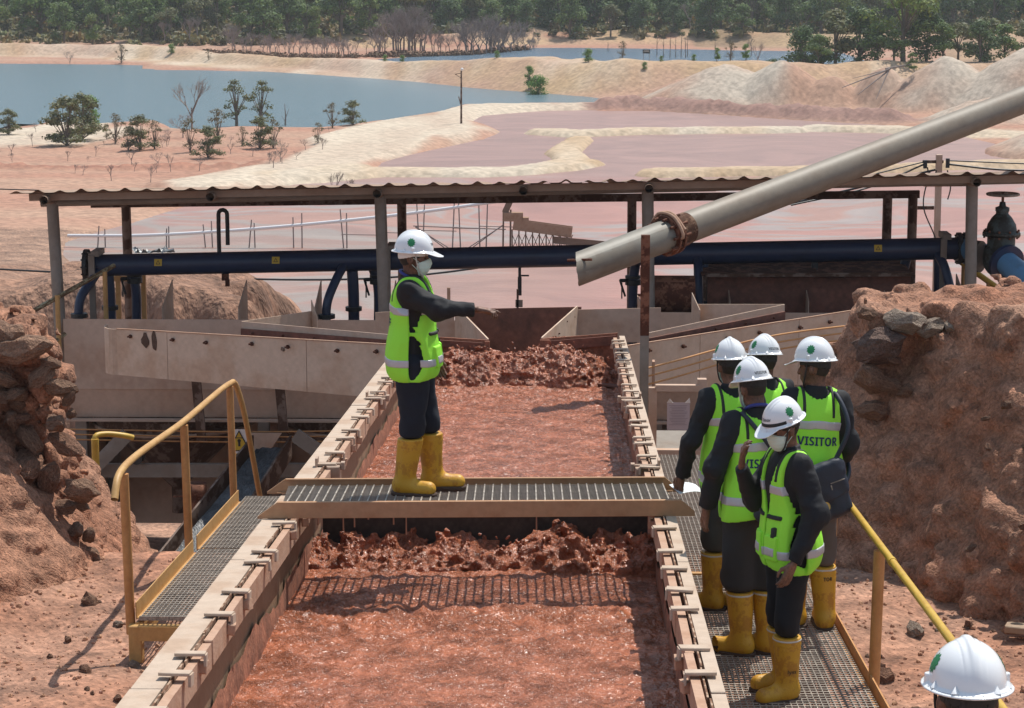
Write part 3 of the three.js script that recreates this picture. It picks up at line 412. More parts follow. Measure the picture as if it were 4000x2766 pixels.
// ---------- the slurry ----------
const slurryMat = mat([0.475, 0.168, 0.088], { tex: TX.mudc, ts: 0.9, bump: TX.spark, bs: 0.021, bts: 1.1, roughness: 0.24 });
const wetMat = mat([0.45, 0.152, 0.076], { tex: TX.mudc, ts: 2, bump: TX.spark, bs: 0.016, bts: 1.8, roughness: 0.24 });
{
  const chop = (z) => sstep(-12.6, -13.7, z) * sstep(-15, -13.9, z) * 0.7 + sstep(-15, -15.6, z) * sstep(-17.4, -16, z) + sstep(-24, -26, z) * 0.7;
  const h = (x, z) => mudY(z) + fbm(x * 3.2, 0, z * 1.6, 3) * 0.018 + fbm(x * 11, 1, z * 7, 3) * 0.014 + ridged(x * 7, 2, z * 5, 3) * 0.022 * (0.35 + chop(z) * 1.8) + sstep(0.15, 0.75, ridged(x * 4 + 9, 6, z * 2.2, 3)) * 0.012 + Math.max(0, ridged(x * 22, 3, z * 15, 2) - 0.25) * 0.02;
  const g = sheet(170, 1150, (u, v) => { const z = lerp(-7, -28.2, Math.pow(v, 1.25)), x = lerp(-1.843, 0.658, u); return [x, h(x, z), z]; });
  const m = mesh('flowing_slurry', g, slurryMat); tag(m, 'thick red slurry flowing down the sluice', 'slurry', null, 'structure');
  const splash = (name, label, lo, hi, hgt) => { const gg = surf((x, y, z) => { const p = Math.min(hgt(x, z), 0.62); return (y - mudY(z) - p + 0.03) * 0.6 - ridged(x * 6, y * 7, z * 6, 3) * 0.06 * (p > 0.02 ? 1 : 0) - fbm(x * 17, y * 17, z * 17, 3) * 0.055 - noise3(x * 52, y * 52, z * 52) * 0.008; }, lo, hi, 0.014); const o = mesh(name, gg, wetMat); return tag(o, label, 'slurry', null, 'stuff'); };
  splash('slurry_splash', 'boiling roll of red slurry under the footbridge', [-1.84, 0.05, -16.1], [0.655, 0.8, -15.0], (x, z) => (0.2 + fbm(x * 2.2, 0, 3, 3) * 0.2 + fbm(x * 7, 0, z * 5, 2) * 0.12) * sstep(-15.12, -15.5, z + fbm(x * 3, 0, 0, 2) * 0.12) - 0.05);
  splash('slurry_splash', 'high splash of red slurry at the end of the sluice', [-1.84, -0.95, -28.3], [0.655, 0.25, -26.2], (x, z) => (0.1 + 0.4 * Math.exp(-(((x + 0.05) / 0.55) ** 2)) + 0.33 * Math.exp(-(((x + 1.25) / 0.5) ** 2)) + fbm(x * 5, 0, z * 4, 2) * 0.14) * sstep(-26.55, -27.15, z + fbm(x * 4, 1, 0, 2) * 0.15 + 0.3 * Math.max(0, x - 0.3)) - 0.05);
  // flung lumps and drips
  reseed(61); const L = [];
  for (let i = 0; i < 220; i++) { const far = rnd() < 0.42, x = rr(-1.75, 0.6), z = far ? rr(-26.7, -27.5) : rr(-15.15, -15.75), r = rr(0.004, 0.012) * (far ? 1.3 : 1), y = mudY(z) + rr(0.12, far ? 0.55 : 0.27) * (0.6 + 0.4 * rnd()), g2 = new THREE.IcosahedronGeometry(r, 0); g2.scale(rr(0.7, 1.4), rr(0.8, 2.6), 1); g2.rotateZ(rr(-0.8, 0.8)); g2.translate(x, y, z); L.push(g2); }
  const o = mesh('slurry_drops', L, wetMat); tag(o, 'flung drops of red slurry above the splashes', 'slurry', null, 'stuff');
  const D = []; for (const x of [-1.76, -1.58, -1.5, -1.4, -1.22, -1.13, -0.78, 0.62, -0.2, 0.3].map((q) => q)) { const l = rr(0.06, 0.16); D.push(cyl([x, railY(-15.2) - 0.02 - l * 2, -15.35], [x, railY(-15.2) - 0.05, -15.35], 0.006, 5, 0.003)); }
  tag(mesh('slurry_drips', D, mat([0.5, 0.3, 0.22], { roughness: 0.25 })), 'thin drips falling from the underside of the footbridge', 'slurry', null, 'stuff');
}
// ---------- footbridge ----------
{
  const b = thing('footbridge', 'steel grating footbridge with dusty yellow channels across the sluice', 'footbridge', [-0.6, railY(-14.9) + 0.015, -14.9], 0.07); b.rotation.x = -Math.atan(SL);
  const W = 1.41, chan = (z, o) => { const prf = new THREE.Shape(); prf.moveTo(-W - 0.07, 0); prf.lineTo(W + 0.03, 0); prf.lineTo(W + 0.03, 0.03); prf.lineTo(W - 0.06, 0.105); prf.lineTo(-W + 0.06, 0.105); prf.lineTo(-W - 0.07, 0.012); prf.closePath(); const g = new THREE.ExtrudeGeometry(prf, { depth: 0.012, bevelEnabled: true, bevelSize: 0.002, bevelThickness: 0.002, bevelSegments: 1 }); g.translate(0, 0, z); return [g, box(W * 2, 0.008, 0.05, 0, 0.008, z - o * 0.02), box(W * 2 - 0.12, 0.008, 0.04, 0, 0.102, z - o * 0.014)]; };
  const bridgePaint = mat([0.47, 0.27, 0.145], { tex: TX.dust, ts: 1.2, roughness: 0.65 }); mesh('side_channel', chan(0.5, 1), bridgePaint, b); mesh('side_channel', chan(-0.51, -1), bridgePaint, b);
  const rod = metreUV(box(0.0095, 0.02, 0.96)); for (let i = 0; i < 44; i++) { const r = share('cross_bar', rod, galv, b); r.position.set(-1.29 + i * 0.0605, 0.055, -0.01); r.rotation.y = -0.05; }
  const bars2 = []; for (let i = 0; i < 25; i++) bars2.push(box(2.66, 0.024, 0.005, 0, 0.048, -0.46 + i * 0.0385)); stuff(mesh('bearing_bars', bars2, galv, b));
}
// ---------- walkways ----------
function grate(x0, x1, z0, z1, sx, sz, m, name, parent) { const a = [], y = (z) => walkY(z); for (let x = x0; x <= x1 + 1e-4; x += sx) a.push(bar([x, y(z0), z0], [x, y(z1), z1], 0.005, 0.025)); for (let z = z0 - sz / 2; z > z1; z -= sz) a.push(box(x1 - x0, 0.006, 0.009, (x0 + x1) / 2, y(z) + 0.012, z)); return stuff(mesh(name, a, m, parent)); }
{
  const w = thing('walkway_ramp', 'grating walkway with orange yellow handrail beside the left rock bank', 'walkway');
  grate(-2.86, -2.08, -14.38, -16.8, 0.031, 0.062, galv, 'grating', w); grate(-2.86, -2.08, -16.84, -19.3, 0.031, 0.062, galv, 'grating', w);
  for (const [a, c] of [[-14.42, -16.72], [-16.9, -19.12]]) mesh('toe_board', [plate([[-2.9, walkY(a) - 0.02, a], [-2.9, walkY(c) - 0.02, c], [-2.9, walkY(c) + 0.1, c], [-2.9, walkY(a) + 0.1, a]], 0.008), bar([-2.87, walkY(a) - 0.01, a], [-2.87, walkY(c) - 0.01, c], 0.05, 0.008)], yellowPaint, w);
  mesh('end_channel', [box(0.82, 0.1, 0.012, -2.46, walkY(-14.36) - 0.1, -14.34), box(0.82, 0.008, 0.05, -2.46, walkY(-14.36) - 0.05, -14.37)], yellowPaint, w);
  mesh('edge_bar', box(0.8, 0.03, 0.008, -2.47, walkY(-14.36), -14.37), galv, w);
  mesh('foot', bbox(0.09, 0.26, 0.09, -2.9, walkY(-14.4) - 0.18, -14.4, 0.006), yellowPaint, w);
  mesh('bearer', bar([-2.15, walkY(-14.4) - 0.1, -14.4], [-2.15, walkY(-19.3) - 0.1, -19.3], 0.05, 0.12), yellowPaint, w);
  mesh('outer_bearer', bar([-2.88, walkY(-14.4) - 0.1, -14.4], [-2.88, walkY(-19.3) - 0.1, -19.3], 0.05, 0.12), yellowPaint, w);
  for (const [x, y0, y1, z] of [[-2.955, 0.16, 1.275, -14.45], [-2.955, 0.03, 1.11, -16.8], [-2.955, -0.14, 0.96, -19.15]]) mesh('rail_post', cyl([x + 0.01, y0, z], [x - 0.005, y1, z], 0.032, 14), orangePaint, w);
  mesh('handrail', tube([[-2.968, 1.17, -14.16], [-2.968, 1.27, -14.25], [-2.965, 1.31, -14.4], [-2.96, 1.14, -16.8], [-2.955, 0.985, -19.15], [-2.945, 0.95, -19.35], [-2.91, 0.7, -19.55], [-2.86, -0.3, -20.2]], 0.026, 10, 90), yellowPaint, w);
}
{
  const w = thing('walkway', 'grating walkway with yellow handrail where the visitors stand', 'walkway');
  grate(0.8, 1.8, -4, -15.9, 0.036, 0.055, galv, 'grating', w); grate(0.8, 1.8, -15.96, -22, 0.036, 0.07, galv, 'grating', w);
  mesh('toe_board', [plate([[1.83, walkY(-4) - 0.06, -4], [1.83, walkY(-22) - 0.06, -22], [1.83, walkY(-22) + 0.06, -22], [1.83, walkY(-4) + 0.06, -4]], 0.01), bar([1.8, walkY(-4) - 0.02, -4], [1.8, walkY(-22) - 0.02, -22], 0.04, 0.008)], orangePaint, w);
  mesh('cross_channel', box(1.0, 0.09, 0.05, 1.3, walkY(-15.93) - 0.02, -15.93), yellowPaint, w);
  mesh('bearer', bar([0.86, walkY(-4) - 0.1, -4], [0.86, walkY(-22) - 0.1, -22], 0.05, 0.12), yellowPaint, w);
  for (const z of [-12.75, -15.0, -9.6, -6.4]) mesh('rail_post', cyl([1.85, walkY(z) - 0.15, z], [1.862, walkY(z) + 0.82 + (z > -14 ? 0 : 0.05), z], 0.034, 14), orangePaint, w);
  mesh('handrail', cyl([1.86, walkY(-15.15) + 0.865, -15.15], [1.86, walkY(-4) + 0.84, -4], 0.022, 12), brightYellow, w);
  mesh('rail_coupling', cyl([1.86, walkY(-12.2) + 0.857, -12.2], [1.86, walkY(-12.26) + 0.857, -12.26], 0.027, 12), brightYellow, w);
}
tag(mesh('marker_post', [cyl([2.3, -0.1, -17.15], [2.3, 0.17, -17.15], 0.028, 12), cyl([2.3, 0.17, -17.15], [2.3, 0.26, -17.15], 0.031, 12)], mat([0.7, 0.36, 0.02], { roughness: 0.5 })), 'short yellow pipe post standing in the dirt by the pit edge', 'post');
tag(mesh('timber_plank', bbox(0.42, 0.05, 0.13, 3.3, 0.06, -15.0, 0.006, -0.35), mat([0.36, 0.26, 0.18], { tex: TX.dust, ts: 2, bump: TX.fine, bs: 0.002 })), 'short weathered plank lying in the dirt at the foot of the earth bank', 'plank');

// ---------- the jig plant beyond the pit ----------
const signText = [];
const tankPaint = mat([0.58, 0.43, 0.335], { tex: TX.dust, ts: 0.45, bump: TX.fine, bs: 0.001, bts: 2, roughness: 0.75 });
const greySteel = mat([0.27, 0.24, 0.21], { tex: TX.dust, ts: 0.6, roughness: 0.7 });
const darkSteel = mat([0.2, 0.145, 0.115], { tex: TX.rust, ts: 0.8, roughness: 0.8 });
const redLining = mat([0.22, 0.085, 0.055], { tex: TX.mudc, ts: 0.5, bump: TX.fine, bs: 0.002, roughness: 0.6 });
const bluePaint = mat([0.026, 0.045, 0.105], { tex: TX.dust, ts: 0.5, roughness: 0.4 });
const lightBlue = mat([0.13, 0.3, 0.5], { tex: TX.dust, ts: 0.8, roughness: 0.45 });
const blackIron = mat([0.04, 0.042, 0.045], { roughness: 0.5, tex: TX.grit });
const stickerMat = mat([0.6, 0.4, 0.03], { roughness: 0.5 }), inkMat = mat([0.02, 0.02, 0.02], { roughness: 0.6 }), whitePlate = mat([0.75, 0.74, 0.72], { roughness: 0.5 });
const boltGeo = metreUV(mergeGeometries([cyl([0, 0, -0.02], [0, 0, 0.09], 0.017, 7), cyl([0, 0, 0.02], [0, 0, 0.05], 0.034, 6)].map((g) => g.toNonIndexed())));
// the launders (bent feed troughs) left and right, and the box between them
const shadeLiftCream = mat([0.64, 0.49, 0.38], { tex: TX.dust, ts: 0.6, bump: TX.fine, bs: 0.0012, bts: 2.5, roughness: 0.8 });  // cream steel again, colour lightened to lift the launders out of canopy shade
function launder(name, label, A, B, hA, hB, inner, seams) {
  const t = thing(name, label, 'launder');
  const dx = B[0] - A[0], dz = B[2] - A[2], L = Math.hypot(dx, dz), at = (f, o = 0, up = 0) => [A[0] + dx * f + (-dz / L) * -o * Math.sign(dx), lerp(A[1], B[1], f) + up, A[2] + dz * f + (dx / L) * -o * Math.sign(dx)];
  const cuts = [0, ...seams, 1];
  for (let i = 0; i < cuts.length - 1; i++) { const a = cuts[i], b = cuts[i + 1] - 0.002; mesh('front_panel', plate([at(a), at(b), at(b, 0, -lerp(hA, hB, b)), at(a, 0, -lerp(hA, hB, a))], 0.014), shadeLiftCream, t); }
  // rounded end
  const end = []; const s = Math.sign(dx), e0 = Math.atan2(dz, dx); for (let k = 0; k < 7; k++) { const f = (q) => { const an = e0 + s * (Math.PI * 0.62) * q / 7, r = 0.3; return [A[0] - s * 0 - (dx / L) * r * Math.sin(Math.PI * 0.62 * q / 7), 0, A[2] + (dz / L) * 0 - r * (1 - Math.cos(Math.PI * 0.62 * q / 7))]; }; const p = f(k), q = f(k + 1); end.push(plate([[p[0], A[1], p[2]], [q[0], A[1], q[2]], [q[0], A[1] - hA, q[2]], [p[0], A[1] - hA, p[2]]], 0.014)); }
  mesh('rounded_end', end, shadeLiftCream, t);
  mesh('top_edge', [bar(at(0, 0, 0.008), at(1, 0, 0.008), 0.03, 0.012)], plankMat, t);
  mesh('inner_lining', plate([at(0.02, 0.06, -0.015), at(0.98, 0.06, -0.015), at(0.98, 0.06, -hB + 0.05), at(0.02, 0.06, -hA + 0.05)], 0.02), redLining, t);
  mesh('trough_floor', plate([at(0, 0.02, -hA + 0.04), at(1, 0.02, -hB + 0.04), at(1, 0.95, -hB + 0.04), at(0, 0.95, -hA + 0.04)], 0.02), redLining, t);
  if (inner) { // island wall that splits the flow
    const [P, Q, R] = inner; mesh('island_wall', [plate([P, Q, [Q[0], Q[1] - 0.16, Q[2]], [P[0], P[1] - 0.16, P[2]]], 0.03)], redLining, t);
    mesh('island_wall', [plate([[P[0], P[1] + 0.09, P[2] - 0.04], [Q[0], Q[1] + 0.06, Q[2] - 0.04], [Q[0], Q[1] - 0.3, Q[2] - 0.04], [P[0], P[1] - 0.3, P[2] - 0.04]], 0.014)], shadeLiftCream, t);
    mesh('island_back', [plate([[P[0], P[1] + 0.09, P[2] - 0.05], [R[0], R[1], R[2]], [R[0], R[1] - 0.35, R[2]], [P[0], P[1] - 0.3, P[2] - 0.05]], 0.014), plate([[R[0], R[1] + 0.16, R[2] + 0.01], [R[0] + 0.1, R[1] - 0.05, R[2] + 0.2], [R[0] + 0.1, R[1] - 0.4, R[2] + 0.2], [R[0], R[1] - 0.4, R[2] + 0.01]], 0.012)], shadeLiftCream, t);
    for (let k = 0; k < 5; k++) { const f = 0.08 + k * 0.21, b = share('bolt', boltGeo, rustMat, t); b.scale.setScalar(0.5); b.position.set(lerp(P[0], Q[0], f), lerp(P[1], Q[1], f) - 0.05, lerp(P[2], Q[2], f) + 0.02); }
  }
  for (let k = 0; k < 7; k++) { const f = 0.06 + k * 0.145 + (k % 2) * 0.02, p = at(f, 0, -0.085 - (k % 3) * 0.01), b = share('bolt', boltGeo, rustMat, t); b.position.set(...p); b.scale.setScalar(0.8); b.rotation.y = -Math.atan2(dz, dx) + (dx < 0 ? Math.PI : 0); }
  if (A[0] < 0) { reseed(91); for (const [f, w, h] of [[0.115, 0.09, 0.1], [0.15, 0.06, 0.16], [0.62, 0.035, 0.03]]) { const s2 = new THREE.Shape(); for (let k = 0; k < 14; k++) { const a2 = k / 14 * 6.283, q = rr(0.7, 1.15); k ? s2.lineTo(Math.cos(a2) * w * q, Math.sin(a2) * h * q) : s2.moveTo(w, 0); } const g2 = new THREE.ExtrudeGeometry(s2, { depth: 0.006, bevelEnabled: false }); g2.rotateY(Math.atan2(-dz, dx)); g2.translate(...at(f, -0.012, -0.13)); mesh('tar_patch', g2, darkSteel, t); } }
  return t;
}
launder('launder', 'cream steel launder trough with bolts feeding the left jig', [-6.18, -0.365, -30], [-1.98, 0.09, -26.2], 0.64, 0.665, [[-4.35, -0.23, -29.3], [-2.1, 0.06, -26.75], [-3.6, -0.26, -31]], [0.2, 0.7]);
launder('launder', 'cream steel launder trough behind the visitors feeding the right jig', [4.35, -0.09, -30.5], [0.75, 0.04, -26.5], 1.05, 0.57, [[2.92, 0.03, -29.3], [0.95, 0.05, -26.95], [1.72, 0.03, -29.9]], [0.35, 0.74]);
{
  const t = thing('distributor_box', 'open steel distributor box at the end of the sluice with red stained back wall', 'distributor');
  mesh('back_wall', plate([[-1.5, -0.1, -30.2], [0.22, -0.06, -30.2], [0.22, -1.3, -30.2], [-1.5, -1.3, -30.2]], 0.02), redLining, t);
  mesh('end_board', [plate([[-1.84, -0.05, -27.72], [-0.97, -0.1, -27.72], [-0.97, -0.8, -27.72], [-1.84, -0.8, -27.72]], 0.02), box(0.06, 0.7, 0.05, -0.99, -0.46, -27.69)], mudStain, t);
  mesh('end_board', [plate([[-0.31, -0.08, -27.72], [0.66, 0.0, -27.72], [0.66, -0.8, -27.72], [-0.31, -0.8, -27.72]], 0.02), box(0.12, 0.72, 0.05, -0.26, -0.45, -27.69)], mudStain, t);
  mesh('board_strip', [plate([[-1.82, -0.08, -27.68], [-1.05, -0.13, -27.68], [-1.05, -0.22, -27.68], [-1.82, -0.17, -27.68]], 0.02)], redLining, t);
  mesh('board_strip', [plate([[-0.18, -0.1, -27.68], [0.64, -0.03, -27.68], [0.64, -0.15, -27.68], [-0.18, -0.22, -27.68]], 0.02)], redLining, t);
  mesh('wing_plate', plate([[-0.3, -0.07, -27.75], [0.16, 0.0, -29.9], [0.16, -0.7, -29.9], [-0.3, -0.7, -27.75]], 0.02), shadeLiftCream, t);
  mesh('wing_plate', plate([[-0.98, -0.09, -27.75], [-1.5, 0.0, -29.9], [-1.5, -0.7, -29.9], [-0.98, -0.7, -27.75]], 0.02), shadeLiftCream, t);
  mesh('side_panel', plate([[0.17, -0.05, -29.9], [1.3, -0.02, -29.9], [1.3, -0.5, -29.9], [0.17, -0.5, -29.9]], 0.014), tankPaint, t);
  mesh('side_panel', plate([[-1.52, -0.05, -29.9], [-2.6, -0.1, -29.9], [-2.6, -0.5, -29.9], [-1.52, -0.5, -29.9]], 0.014), tankPaint, t);
  for (const [x, y, z] of [[-0.2, -0.25, -28.1], [-0.08, -0.18, -28.7], [0.02, -0.1, -29.2], [0.12, -0.12, -29.7], [-1.15, -0.22, -28.4], [-1.3, -0.14, -29.1]]) { const b = share('bolt', boltGeo, rustMat, t); b.position.set(x, y, z); b.scale.setScalar(0.6); b.rotation.y = x > -0.6 ? -1.3 : 1.3; }
  mesh('bracket', [box(0.03, 0.28, 0.03, -0.66, 0.04, -30.22), box(0.1, 0.1, 0.03, -0.64, -0.02, -30.22)], darkSteel, t);
  mesh('stake', box(0.045, 0.34, 0.045, -1.62, 0.0, -30.4), plankMat, t);
}
// jig tanks
function jig(label, x0, x1, top, flip, dep, bed) {
  const t = thing('jig_tank', label, 'tank'), z = -31.25, cx = (x0 + x1) / 2, w = x1 - x0;
  mesh('front_wall', plate([[x0, top, z], [x1, top, z], [x1, -1.45, z], [x0, -1.45, z]], 0.016), tankPaint, t);
  mesh('lower_wall', plate([[x0, -1.45, z - 0.01], [x1, -1.45, z - 0.01], [x1, -1.88, z - 0.1], [x0, -1.88, z - 0.1]], 0.016), tankPaint, t);
  mesh('bottom_flange', [bar([x0, -1.9, z + 0.02], [x1, -1.9, z + 0.02], 0.12, 0.03)], tankPaint, t);
  for (const x of [x0, x1]) mesh('side_wall', plate([[x, top, z], [x, bed, z - dep], [x, -1.9, z - dep], [x, -1.9, z]], 0.016), tankPaint, t);
  mesh('back_wall', plate([[x0, bed, z - dep], [x1, bed, z - dep], [x1, -1.9, z - dep], [x0, -1.9, z - dep]], 0.016), redLining, t);
  mesh('bed', plate([[x0, bed - 0.05, z], [x1, bed - 0.05, z], [x1, bed - 0.05, z - dep], [x0, bed - 0.05, z - dep]], 0.02), redLining, t);
  mesh('added_rear_panel', plate([[x0, -1.95, z - dep + 0.05], [x1, -1.95, z - dep + 0.05], [x1, -4.1, z - dep + 0.05], [x0, -4.1, z - dep + 0.05]], 0.02), tankPaint, t);  // panel added to darken the open gap below the tank
  for (const x of [x0 + 0.05, x1 - 0.05]) mesh('side_skirt', plate([[x, -1.95, z - 0.6], [x, -1.95, z - dep + 0.1], [x, -4.0, z - dep + 0.1], [x, -3.2, z - 0.6]], 0.02), tankPaint, t);
  const gus = []; for (let k = 0; k < 4; k++) { const x = x0 + w * (0.22 + k * 0.2); mesh('gusset', plate([[x, top + 0.02, z - 1], [x, top + 0.3, z - 1.9], [x, top - 0.3, z - 1.9], [x, top - 0.3, z - 1]], 0.014), tankPaint, t); }
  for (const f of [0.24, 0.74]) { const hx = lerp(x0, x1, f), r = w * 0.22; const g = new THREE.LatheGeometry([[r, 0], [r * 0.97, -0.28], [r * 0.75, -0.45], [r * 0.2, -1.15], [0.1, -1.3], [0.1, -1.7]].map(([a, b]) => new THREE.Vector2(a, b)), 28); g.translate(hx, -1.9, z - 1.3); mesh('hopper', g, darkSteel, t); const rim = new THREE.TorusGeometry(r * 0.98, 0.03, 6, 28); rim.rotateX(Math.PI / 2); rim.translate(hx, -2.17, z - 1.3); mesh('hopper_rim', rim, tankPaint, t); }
  for (const f of [0.03, 0.5, 0.97]) mesh('leg', bar([lerp(x0, x1, f), -1.92, z - 0.2], [lerp(x0, x1, f), -4.35, z - 0.2], 0.16, 0.16), greySteel, t);
  for (const f of [0.03, 0.5, 0.97]) mesh('rear_leg', bar([lerp(x0, x1, f), -1.92, z - dep + 0.2], [lerp(x0, x1, f), -4.35, z - dep + 0.2], 0.16, 0.16), greySteel, t);
  mesh('cross_beam', [bar([x0, -2.54, z + 0.5], [x1, -2.5, z + 0.5], 0.1, 0.19)], greySteel, t);
  for (const f of [0.2, 0.45, 0.66, 0.85]) mesh('idler', cyl([lerp(x0, x1, f), -2.32, z + 0.5], [lerp(x0, x1, f), -2.32, z + 0.72], 0.085, 14), blackIron, t);
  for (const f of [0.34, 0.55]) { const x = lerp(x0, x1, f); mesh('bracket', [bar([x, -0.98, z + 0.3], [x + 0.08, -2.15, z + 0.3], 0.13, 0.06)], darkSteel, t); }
  mesh('hanger_plate', plate([[lerp(x0, x1, 0.46), -2.0, z + 0.4], [lerp(x0, x1, 0.56), -2.0, z + 0.4], [lerp(x0, x1, 0.53), -2.25, z + 0.4], [lerp(x0, x1, 0.5), -2.6, z + 0.4], [lerp(x0, x1, 0.48), -2.25, z + 0.4]], 0.02), tankPaint, t);
  mesh('cable', [0, 1, 2].map((k) => tube([[x0, -1.97 - k * 0.075, z + 0.35], [cx, -2.0 - k * 0.075, z + 0.33], [x1, -1.93 - k * 0.075, z + 0.35]], 0.012, 5)), orangePaint, t);
  mesh('diagonal_brace', bar([lerp(x0, x1, flip ? 0.82 : 0.18), -1.95, z + 0.75], [lerp(x0, x1, flip ? 1.02 : -0.02), -3.1, z + 0.75], 0.06, 0.2), greySteel, t);
  mesh('diagonal_brace', bar([lerp(x0, x1, flip ? 0.36 : 0.6), -1.95, z + 0.75], [lerp(x0, x1, flip ? 0.16 : 0.8), -2.75, z + 0.75], 0.06, 0.2), greySteel, t);
  return t;
}
jig('cream jig tank on legs behind the left launder', -7.2, -1.55, -0.43, false, 2.6, -1.0);
jig('jig tank on legs behind the right launder', 1.15, 6.9, -0.3, true, 4.4, -0.7);
{ // dusty sheet cover and boxes on the right jig
  const t = thing('cover_sheet', 'brown rubber sheet stretched over the right jig', 'cover');
  mesh('sheet', sheet(40, 8, (u, v) => { const x = lerp(2.0, 5.1, u); return [x, 0.16 + 0.02 * u - v * 0.1 + Math.sin(u * 3.1) * -0.03 + fbm(x * 2, 0, v, 2) * 0.02, lerp(-33.6, -32.4, v)]; }), rustMat, t);
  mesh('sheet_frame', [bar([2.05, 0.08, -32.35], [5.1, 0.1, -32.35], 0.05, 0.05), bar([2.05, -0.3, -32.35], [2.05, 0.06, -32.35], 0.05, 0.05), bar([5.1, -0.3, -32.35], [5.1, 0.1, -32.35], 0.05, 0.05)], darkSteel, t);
  mesh('panel', plate([[2.1, 0.06, -32.6], [5.1, 0.06, -32.6], [5.1, -0.6, -32.6], [2.1, -0.6, -32.6]], 0.02), redLining, t);
}
{
  const t = thing('feed_cylinder', 'dark rusty open drum beside the blue branch pipe on the right jig', 'drum'), g = new THREE.CylinderGeometry(0.28, 0.28, 0.75, 22, 1, true); g.rotateZ(Math.PI / 2); g.translate(1.5, -0.16, -32.0); mesh('shell', g, rustMat, t);
  const c = new THREE.CircleGeometry(0.27, 22); c.rotateY(Math.PI / 2); c.translate(1.15, -0.16, -32); mesh('end_plate', c, darkSteel, t);
}
// canopy
{
  const t = thing('canopy', 'long corrugated steel canopy on pipe posts over the jigs', 'canopy');
  const yF = (x) => 1.4 + (x + 7.9) * 0.0217, roofMat = mat([0.34, 0.24, 0.175], { tex: TX.dust, ts: 0.5, roughness: 0.8 }), under = roofMat;
  const sheets = 15, W = 14.9 / sheets;
  for (let k = 0; k < sheets; k++) { const x0 = -7.9 + k * W; const wave = (x) => Math.pow(0.5 + 0.5 * Math.cos(x * Math.PI * 2 / 0.31), 3) * ((Math.round(x / 0.31) % 2) ? 0.03 : 0.046); const zf = -31.0 + (k % 3) * 0.03;
    const mk = (o) => sheet(44, 2, (u, v) => { const x = x0 - 0.02 + u * (W + 0.04), z = lerp(zf, -35.6, v); return [x, yF(x) - 0.0 + wave(x) + o + (k % 2) * 0.004 - (-31 - z) * -0.0 + (z + 31) * 0.104, z]; });
    mesh('roof_sheet', [metreUV(mk(0)), metreUV(mk(-0.006))], roofMat, t); }
  for (const zz of [-31.15, -32.3, -33.4, -34.5, -35.4]) mesh('purlin', bar([-7.6, yF(-7.6) - 0.06 + (zz + 31) * 0.104, zz], [6.9, yF(6.9) - 0.06 + (zz + 31) * 0.104, zz], 0.06, 0.1), under, t);
  for (const x of [-7.35, -5.0, -2.65, -0.6, 1.16, 3.4, 5.72]) mesh('rafter', [cyl([x, yF(x) - 0.1, -30.95], [x, yF(x) - 0.1 - 4.5 * 0.104, -35.45], 0.055, 14, 0.055, true), cyl([x, yF(x) - 0.1, -30.94], [x, yF(x) - 0.1, -31.1], 0.06, 14, 0.06, true)], under, t);
  mesh('eave_beam', cyl([-7.52, 1.21, -31.5], [7.4, 1.6, -31.5], 0.055, 14), greySteel, t);
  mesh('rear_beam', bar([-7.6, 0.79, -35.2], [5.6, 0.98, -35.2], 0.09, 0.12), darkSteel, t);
  for (const x of [-7.36, -2.65, 1.16, 5.75]) mesh('post', cyl([x + 0.06, -1.2, -31.52], [x, yF(x) - 0.18, -31.5], 0.085, 16), greySteel, t);
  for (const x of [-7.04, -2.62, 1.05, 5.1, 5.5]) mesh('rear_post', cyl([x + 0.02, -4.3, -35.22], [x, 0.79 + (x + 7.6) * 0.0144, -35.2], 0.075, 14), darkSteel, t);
  for (const [a, b] of [[-6.3, -3.9], [-5.1, -2.8], [-0.2, 2.2]]) mesh('lamp_batten', bar([a, yF(a) - 0.3, -32.6], [b, yF(b) - 0.3, -32.6], 0.12, 0.05), under, t);
}
